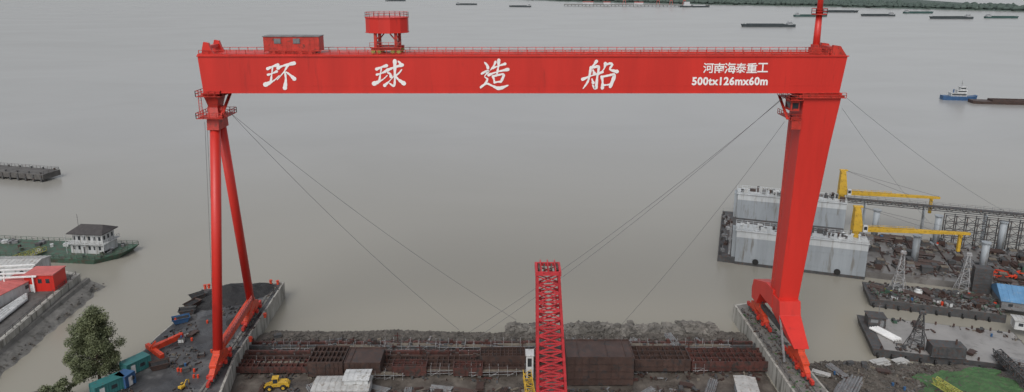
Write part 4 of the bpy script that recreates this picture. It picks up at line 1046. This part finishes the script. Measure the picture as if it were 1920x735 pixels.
# ---------------------------------------------------------------- floating dock
P0=Vector((69.2,198,0));RZ=math.radians(-18.4);mwD=Matrix.Translation((P0.x,P0.y,WZ))@Matrix.Rotation(RZ,4,'Z')
T=thing('floating_dock','grey and white floating dock with two tall side walls','floating dock',(P0.x,P0.y,WZ),RZ)
m=M();m.box(-5,35.3,.3,44.7,-2,2);
for i in range(10):
    m.box(-5.15,-5.003,i*4.5+.4,i*4.5+.7,-1,1.9)
m.out('pontoon_hull',DGREY,parent=T,bevel=.05)
def wingwall(y0,y1,L=35.5):
    w=bpy.data.objects.new('side_wall',None);col.objects.link(w);w.parent=T
    m=M();m.box(0,L,y0,y1,-.5,11.0);m.box(-1.2,.01,y0+.8,y1-.8,2.003,10.8)
    for i in range(1,5): m.box(i*7.1,i*7.1+.04,y0-.03,y0-.003,.2,10.8)
    for z in(2.2,7): m.box(0,L,y0-.05,y0-.004,z,z+.06)
    m.k=1;m.box(-.03,L+.03,y0-.1,y0-.085,-.4,.9)
    m.out('wall_plating',[GREYB,DGREY],parent=w)
    m=M();m.box(-.4,L+.3,y0-.35,y1+.35,11.003,11.25);m.box(-.05,L+.05,y0-.03,y0-.006,8.9,11.01);m.out('top_deck',WALLU,parent=w)
    m=M();m.rail([(L,y0-.2,11.25),(-.3,y0-.2,11.25),(-.3,y1+.2,11.25),(L,y1+.2,11.25)],1.1,1.6,.05);m.out('railing',WALLU,parent=w)
    for i in range(48):
        x=R.uniform(.8,L-1);y=R.uniform(y0+.8,y1-.8);s=R.uniform(.3,1.0);h=R.uniform(.5,1.7);mt=R.choice([WHTD,WALLU,MGREY,DGREY,DGREY,RUST])
        if R.random()<.5: one(lambda m:(m.box(x-s,x+s,y-s*.7,y+s*.7,11.25,11.25+h),m.box(x-s*1.05,x+s*1.05,y-s*.75,y+s*.75,11.24+h,11.33+h)),'deck_locker',mt,w)
        else: one(lambda m:(m.tube((x,y,11.25),(x,y,11.25+h),.28,n=8),m.tube((x,y,11.24+h),(x,y,11.45+h),.5,.3,n=8)),'vent',mt,w)
wingwall(0,6,36.5);wingwall(38.5,45)
for i in range(7): one(lambda m:(m.tube((-4.4,1+i*6.5,2),(-4.4,1+i*6.5,3.2),.3,n=8),m.tube((-4.4,.5+i*6.5,2.9),(-4.4,1.5+i*6.5,2.9),.15,n=6)),'bollard',DGREY,T)
for i in range(20):
    x=R.uniform(-4,-1.6);y=R.uniform(2,43);g=R.uniform(.5,1.2);one(lambda m:(m.rbox((x,y,2.4),(1.4*g,1.1*g,.9),g*5),m.tube((x,y,2.8),(x,y,2.8+g),.1)),'deck_locker',R.choice([DGREY,RUST,MGREY,LGREY]),T)
m=M();m.rail([(-4.8,.5,2),(-4.8,44.5,2)],1.1,2,.05);m.out('railing',DGREY,parent=T)
for x in(6,17,29): one(lambda m:m.tube((x,-.45,1.5),(x,-.12,1.5),.9,n=14),'tyre_fender',BLACK,T)
m=M();m.beam((-1.8,2,2.1),(-1.8,6,11),.7,.1);m.beam((-2.1,2,3.1),(-2.1,6,12),.06);m.out('stair',MGREY,parent=T)
def DP(x,y,z): return mwD@Vector((x,y,z))
T=thing('dock_pontoon','dark rusty floating dock deck with stub columns under dismantling','floating dock',DP(37,0,0),RZ)
m=M();m.box(0,95,2,36,-2,1.9)
for i in range(24):
    for y in(2.4,35.4): m.box(i*4,i*4+.4,y-.2,y+.2,1.89,3.0)
m.out('deck',DECK,parent=T)
for i in range(16): one(lambda m:m.box(i*6+.5,i*6+.8,4,34,1.89,2.3),'deck_frame',RUST,T)
def d5():
    while 1:
        x=R.uniform(37.5,128);y=R.uniform(3,35)
        if noise.noise(Vector((x*.15,y*.2,8)))>-.05: return DP(x,y,1.95+R.uniform(0,.3))
debris('scrap_debris','steel scrap, hoses and fittings covering the dock deck',1300,d5,SM+[MGREY],(.25,1.0))
for i in range(9):
    for y in(9,20,30):
        x=42+i*8+R.uniform(-1,1);q=DP(x,y,1.9);T=thing('support_cradle','dark steel docking cradle block on the dock deck','cradle',q,RZ,'docking cradle blocks on the dock deck')
        m=M();m.prism([(-1.6,0),(1.6,0),(.9,1.5),(-.9,1.5)],'Y',-.8,.8);m.out('frame',R.choice([DGREY,RUST,MGREY]),parent=T)
        m=M();m.box(-1.0,1.0,-.7,.7,1.5,1.75);m.out('timber_cap',SAND,parent=T)
colm=[(44,33),(62,33),(80,33),(98,33),(52,14),(70,14),(88,14),(106,14)]
for i,(x,y) in enumerate(colm):
    T=thing('steel_column','pale blue-grey round steel column standing on the dock deck','column',DP(x,y,1.9),RZ,'steel columns on the dock deck')
    m=M();hh=9.5 if y>20 else 8.5
    m.tube((0,0,0),(0,0,hh),1.0,n=14);m.out('shaft',GREYB,parent=T,smooth=True)
    m=M();m.tube((0,0,0),(0,0,.4),1.5,n=14);m.out('base_flange',GREYB,parent=T)
    m=M();m.tube((0,0,hh),(0,0,hh+.3),1.3,n=14);m.out('top_flange',GREYB,parent=T)
T=thing('elevated_catwalk','long elevated steel truss catwalk with railings over the dock','catwalk',DP(36,42,11.6),RZ)
m=M();Lc=95
for y in(0,2.0):
    m.beam((0,y,0),(Lc,y,0),.3);m.beam((0,y,-1.1),(Lc,y,-1.1),.22)
    for i in range(int(Lc/2.4)): m.beam((i*2.4,y,-1.1*(i%2)),((i+1)*2.4,y,-1.1*((i+1)%2)),.12)
m.box(0,Lc,0,2.0,.14,.22);m.out('truss',DGREY,parent=T)
m=M();m.rail([(0,0,.2),(Lc,0,.2),(Lc,2.0,.2),(0,2.0,.2)],1.0,2.4,.04);m.out('railing',MGREY,parent=T)
for x in(6,24,42,60,78,92): one(lambda m:(m.beam((x,0,-13),(x,0,-1.0),.4),m.beam((x,2.0,-13),(x,2.0,-1.0),.4),m.beam((x,0,-9),(x,2.0,-5),.2),m.beam((x,0,-2),(x,2.0,-5),.2)),'trestle',GREYB,T)
T=thing('steel_framework','dark open steel framework with cross bracing on the dock','framework',DP(64,33,1.9),RZ)
m=M();n=8
for i in range(n+1):
    for y in(0,2): m.beam((i*3,y,0),(i*3,y,10.2),.26)
for z in(2.5,5,7.5,10):
    for y in(0,2): m.beam((0,y,z),(24,y,z),.18)
for i in range(n):
    for z in(0,2.5,5,7.5): m.beam((i*3,0,z),(i*3+3,0,z+2.5),.13);m.beam((i*3+3,0,z),(i*3,0,z+2.5),.13)
m.out('frame',DGREY,parent=T)
def deck_crane(loc,rz,hp,L,label):
    T=thing('deck_crane',label,'crane',loc,rz,'yellow deck cranes')
    m=M();m.tube((0,0,0),(0,0,2),1.0,n=12);m.loft([ring(0,0,1.99,1.25,1.2),ring(0,0,4.2,1.25,1.2),ring(-.4,0,hp,.8,.85)]);m.box(-1.5,1.1,-.6,.6,hp-.01,hp+.4);m.out('pedestal',YEL,parent=T,bevel=.05)
    m=M()
    m.beam((1.0,-.7,2.6),(L,-.25,2.2),.5,1.25,.35,.7);m.beam((1.0,.7,2.6),(L,.25,2.2),.5,1.25,.35,.7)
    for i in range(1,9): x=1.3+(L-1.3)*i/9;m.beam((x,-.6+.4*i/9,2.5),(x,.6-.4*i/9,2.5),.25)
    m.rail([(3,-.7,3.1),(L*.5,-.5,2.9)],.9,2,.05)
    m.out('jib',YEL,parent=T)
    m=M();m.tube((-.3,0,hp+.3),(L,0,2.5),.05,n=4);m.out('stay_rope',ROPE,parent=T)
    m=M();m.tube((-.3,.4,hp+.3),(L*.7,.3,2.6),.05,n=4);m.out('stay_rope',ROPE,parent=T)
    m=M();m.beam((L-2.6,0,-3.4),(L-2.6,0,1.8),.8);m.beam((L-2.6,-1,1.5),(L-2.6,1,1.5),.4);m.out('jib_rest',YEL,parent=T)
    m=M();m.box(1.27,2.5,-1.9,-.98,2.2,4.2);m.k=1;m.box(1.4,2.3,-1.94,-1.903,2.9,3.9);m.out('cab',[WHTD,GLASS],parent=T)
q=DP(34.2,42.5,11.25);deck_crane(q,RZ+.16,10.4,31.5,'yellow deck crane with long jib lowered onto its rest')
q=DP(33.6,5,11.25);deck_crane(q,RZ+.22,9.3,32,'yellow deck crane with long jib lowered onto its rest')
for i in range(70):
    x=R.uniform(39,115);y=R.uniform(5,34);q=DP(x,y,1.91);put(R.choice([0,1,2,3,4,5,7,7,7,8,9,9,0]),q.x,q.y,q.z,RZ+R.choice([0,1.57])+R.uniform(-.1,.1),R.uniform(.9,1.7))
# ---------------------------------------------------------------- barges right
def flat_barge(u0,v0,u1,v1,W,fb_,label,deckm,name='work_barge'):
    a=S(u0,v0,WZ);b=S(u1,v1,WZ);L=(b-a).length;rz=math.atan2(b.y-a.y,b.x-a.x)
    T=thing(name,label,'barge',(a.x,a.y,WZ),rz)
    m=M();m.loft([[(.8,.3,-1),(.8,W-.3,-1),(0,W,fb_+.1),(0,0,fb_+.1)],[(2.5,0,-1),(2.5,W,-1),(2.5,W,fb_),(2.5,0,fb_)],[(L,0,-1),(L,W,-1),(L,W,fb_),(L,0,fb_)]])
    m.out('hull',DGREY,parent=T)
    m=M();m.box(2.6,L-.2,.2,W-.2,fb_+.003,fb_+.05);m.out('deck',deckm,parent=T)
    for x in range(2,int(L),4):
        for y in(.5,W-.5): one(lambda m:m.tube((x,y,fb_),(x,y,fb_+.8),.22,n=8),'bollard',RUST,T)
    for x in range(1,int(L),3): one(lambda m:m.tube((x,-.25,.6),(x+.35,-.25,.6),.65,n=12),'tyre_fender',BLACK,T)
    return T,Matrix.Translation((a.x,a.y,WZ))@Matrix.Rotation(rz,4,'Z'),L
B1,mw1,L1=flat_barge(1628,574,1885,606,11,2.2,'dark work barge crowded with drums, tanks and gear',DECK)
def d6(): return mw1@Vector((R.uniform(1,L1-.5),R.uniform(.5,10.5),2.3+R.uniform(0,.4)))
debris('scrap_debris','hoses, chains and scrap covering the work barge deck',550,d6,[DGREY,RUST,MGREY,GREEN,CONCD,DGREY,RUST],(.2,.9))
for i in range(40):
    q=mw1@Vector((R.uniform(4,L1-1),R.uniform(1.2,9.8),2.26));put(R.choice([3,4,5,6,7,8,9,0,1]),q.x,q.y,q.z,R.uniform(0,3),R.uniform(.8,1.2))
T=thing('storage_tank','white round storage tank with domed top on the barge','tank',mw1@Vector((13,6,2.26)))
m=M();m.tube((0,0,0),(0,0,1.6),1.0,n=18);m.tube((0,0,1.6),(0,0,2.0),1.0,.4,18);m.out('shell',WHTD,parent=T,smooth=True)
m=M();m.tube((0,0,2.0),(0,0,2.3),.4,n=12);m.out('hatch',DGREY,parent=T)
B2,mw2,L2=flat_barge(1634,668,1960,709,17,2.0,'wide grey flat-deck barge moored by the bank',DECKG)
def d7():
    while 1:
        x=R.uniform(1,L2-.5);y=R.choice([R.uniform(.5,4),R.uniform(12,16.5)])
        if noise.noise(Vector((x*.2,y*.2,9)))>.1: return mw2@Vector((x,y,2.06))
debris('scrap_debris','timbers, chains and scrap on the flat barge deck',110,d7,[DGREY,RUST,SAND,DGREY],(.2,.7))
for i in range(11):
    q=mw2@Vector((R.uniform(4,L2-1),R.choice([R.uniform(1.2,4),R.uniform(13,16)]),2.06));put(R.choice([0,1,2,3,5,7,8,9]),q.x,q.y,q.z,R.uniform(0,3),R.uniform(.7,1.0))
q=mw2@Vector((3.2,12.5,2.06));T=thing('barge_deckhouse','small dark boxy deckhouse at the barge end','deckhouse',q,-.2)
m=M();m.box(-2,2,-1.6,1.6,0,2.6);m.box(-2.2,2.2,-1.8,1.8,2.59,2.75);m.out('wall',DGREY,parent=T)
m=M();m.box(-1.5,.2,-1.64,-1.603,1.3,2.1);m.out('window',WINB,parent=T)
m=M();m.box(.7,1.5,-1.64,-1.603,.1,2.0);m.out('door',MGREY,parent=T)
m=M();m.tube((1,1,2.7),(1,1,5.5),.08);m.beam((.4,1,4.8),(1.6,1,4.8),.06);m.out('mast',MGREY,parent=T)
T=thing('pipe_stack','row of large pale pipes lying on the barge deck','pipes',mw2@Vector((5.6,4.6,2.06)),.2)
for k in range(4): one(lambda m:m.tube((k*.68,0,.36),(k*.68-1.4,6.4,.36),.33,n=12),'pipe',WHT,T)
def white_mast(loc,h,w,mat,label,name='lattice_mast'):
    T=thing(name,label,'mast',loc,RZ,'lattice masts')
    m=M();m.lattice((0,0,0),(.4,0,h),w,.6,8,.08,.045);m.beam((-w*.9,0,0),(.3,0,h*.8),.13);m.beam((w,1,0),(.4,0,h*.75),.13);m.out('frame',mat,parent=T)
    m=M();m.box(-.3,1.1,-.4,.4,h-.05,h+.4);m.tube((-.2,0,h+.5),(1,0,h+.5),.35,n=10);m.out('head_sheave',mat,parent=T)
white_mast(S(1681,548,-2.3),11.5,2.8,LGREY,'pale grey lattice mast with head sheave on the work barge')
white_mast(S(1803,545,-2.3),10.5,2.6,LGREY,'pale grey lattice mast with head sheave on the work barge')
white_mast(S(1717,650,-2.4),8.5,3.0,DGREY,'dark lattice mast standing on the flat barge')
T=thing('deck_generator','dark machinery housing with exhaust on the flat barge','machine',S(1772,665,-2.4),-.15)
m=M();m.box(-3.6,3.6,-1.6,1.6,.2,2.8)
for i in range(7): m.box(-3.3+i*1.0,-2.8+i*1.0,-1.66,-1.603,.6,2.4)
m.box(-3.8,3.8,-1.7,-1.4,0,.21);m.box(-3.8,3.8,1.4,1.7,0,.21)
m.out('housing',DGREY,parent=T,bevel=.06)
m=M();m.tube((2,0,2.8),(2,0,4),.2);m.out('exhaust',RUST,parent=T)
p=S(1920,580,-2.4);shed((p.x+1.5,p.y+3,-2.4),math.radians(-20),12,10,2.2,MGREY,BLUER,'open shed with bright blue pitched sheet roof',ridge=2.8,win=3)
p=S(1905,615,-2.4);shed((p.x+2,p.y,-2.4),math.radians(-20),5,3,2.3,WHTD,TARP,'small white site cabin with pale roof','site_cabin',.3,2)
m=M()
for i in range(26): m.rbox((R.uniform(-5,5),R.uniform(-2,2),R.uniform(.3,1.2)),(R.uniform(2,4),.25,.25),R.uniform(-.6,.6),R.uniform(-.2,.2))
solo(m,'scrap_steel_pile','tangled pile of orange-red scrap steel beams','scrap',ORED,loc=S(1880,518,-2.4),kind='stuff')
m=M();m.box(-2,2,-1.4,1.4,0,7.5)
for i in range(8): m.box(-2.1,2.1,-1.5,1.5,.9*i+.3,.9*i+.42)
for x in(-2.05,2.05): m.box(x-.1,x+.1,-1.52,-1.3,0,7.52)
solo(m,'steel_frame_tower','dark rusty plated frame tower on the dock deck','tower',DGREY,loc=S(1835,548,-2.5),rz=RZ)
for k,(u,v) in enumerate([(1585,728),(1600,722),(1575,738)]):
    p=S(u,v,-2);put(2,p.x,p.y,gh(p.x,p.y)+.1,.9,1.3)
# weeds: grid patch with ragged outline
pc=S(1818,724,-2);m=M();vs=[];n=56
for j in range(n+1):
    for i in range(n+1):
        x=-1+2*i/n;y=-1+2*j/n;r=(abs(x)**4+abs(y)**4)**(1/4)+.3*noise.noise(Vector((x*3,y*3,1)))
        X=pc.x+x*12+y*1.5;Y_=pc.y+y*8
        vs.append((X,Y_,max(gh(X,Y_),-3.6)+(.25+.16*noise.noise(Vector((X*1.3,Y_*1.3,3))) if r<.86 else -1.2)))
m.add(vs,[(j*(n+1)+i,j*(n+1)+i+1,(j+1)*(n+1)+i+1,(j+1)*(n+1)+i) for j in range(n) for i in range(n)])
solo(m,'weed_patch','bright green weeds and netting over the bank','weeds',NET,kind='stuff')
m=M();m.lattice(S(1752,712,-.6),S(1800,742,-.6),1.3,1.3,9,.07,.045)
solo(m,'lattice_boom','yellow lattice boom section lying on the weeds','crane part',YELG)
m=M();m.lattice(S(1868,660,-.5),S(1930,720,-.5),1.6,1.6,12,.09,.06);m.beam(S(1868,660,-1.2),S(1930,720,-1.2),1.5,.1)
solo(m,'gangway','dark steel lattice gangway with railings at the bank','gangway',DGREY)
for u,v,l in[(1650,680,4),(1690,672,3),(1540,700,3)]:
    p=S(u,v,-2);T=thing('sheet_stack','stack of pale corrugated metal sheets on rubble','metal sheets',(p.x,p.y,gh(p.x,p.y)+.05),R.uniform(-.5,.5),'stacks of metal sheets on the bank')
    for i in range(6): one(lambda m:m.rbox((R.uniform(-.6,.6),R.uniform(-.5,.5),.12+i*.12),(l+R.uniform(-1,.5),1.4,.06),R.uniform(-.15,.15),R.uniform(-.03,.03)),'sheet',TARP,T)
for i in range(9):
    p=S(R.uniform(1560,1720),R.uniform(685,732),-2);put(R.choice([0,1,2,3,7]),p.x,p.y,gh(p.x,p.y)+.05,R.uniform(0,3),.8)
# ---------------------------------------------------------------- light, world, camera
w=bpy.data.worlds.new('World');scn.world=w;w.use_nodes=True;nt=w.node_tree;N=nt.nodes;L=nt.links
sky=N.new('ShaderNodeTexSky');sky.sky_type='NISHITA';sky.sun_disc=False
EL,ROT=math.radians(48),math.radians(200)
sky.sun_elevation=EL;sky.sun_rotation=ROT;sky.dust_density=3;sky.air_density=1
hs=N.new('ShaderNodeHueSaturation');hs.inputs['Saturation'].default_value=.25
L.new(sky.outputs[0],hs.inputs['Color']);bg=N['Background'];L.new(hs.outputs[0],bg.inputs['Color']);bg.inputs['Strength'].default_value=.15
sd=bpy.data.lights.new('sun','SUN');sd.energy=1.4;sd.angle=math.radians(35);sd.color=(1,.985,.965)
so=bpy.data.objects.new('sun',sd);col.objects.link(so)
dv=Vector((math.sin(ROT)*math.cos(EL),math.cos(ROT)*math.cos(EL),math.sin(EL)))
so.rotation_euler=dv.to_track_quat('Z','Y').to_euler()
cd=bpy.data.cameras.new('camera');cd.sensor_width=36;cd.lens=24;cd.shift_y=-(367.5-CY)/1920;cd.clip_end=20000;cd.clip_start=1
co=bpy.data.objects.new('camera',cd);col.objects.link(co);co.location=(0,0,H);co.rotation_euler=(math.radians(90)-TH,0,0)
scn.camera=co
scn.view_settings.view_transform='Standard';scn.view_settings.look='None';scn.view_settings.exposure=0
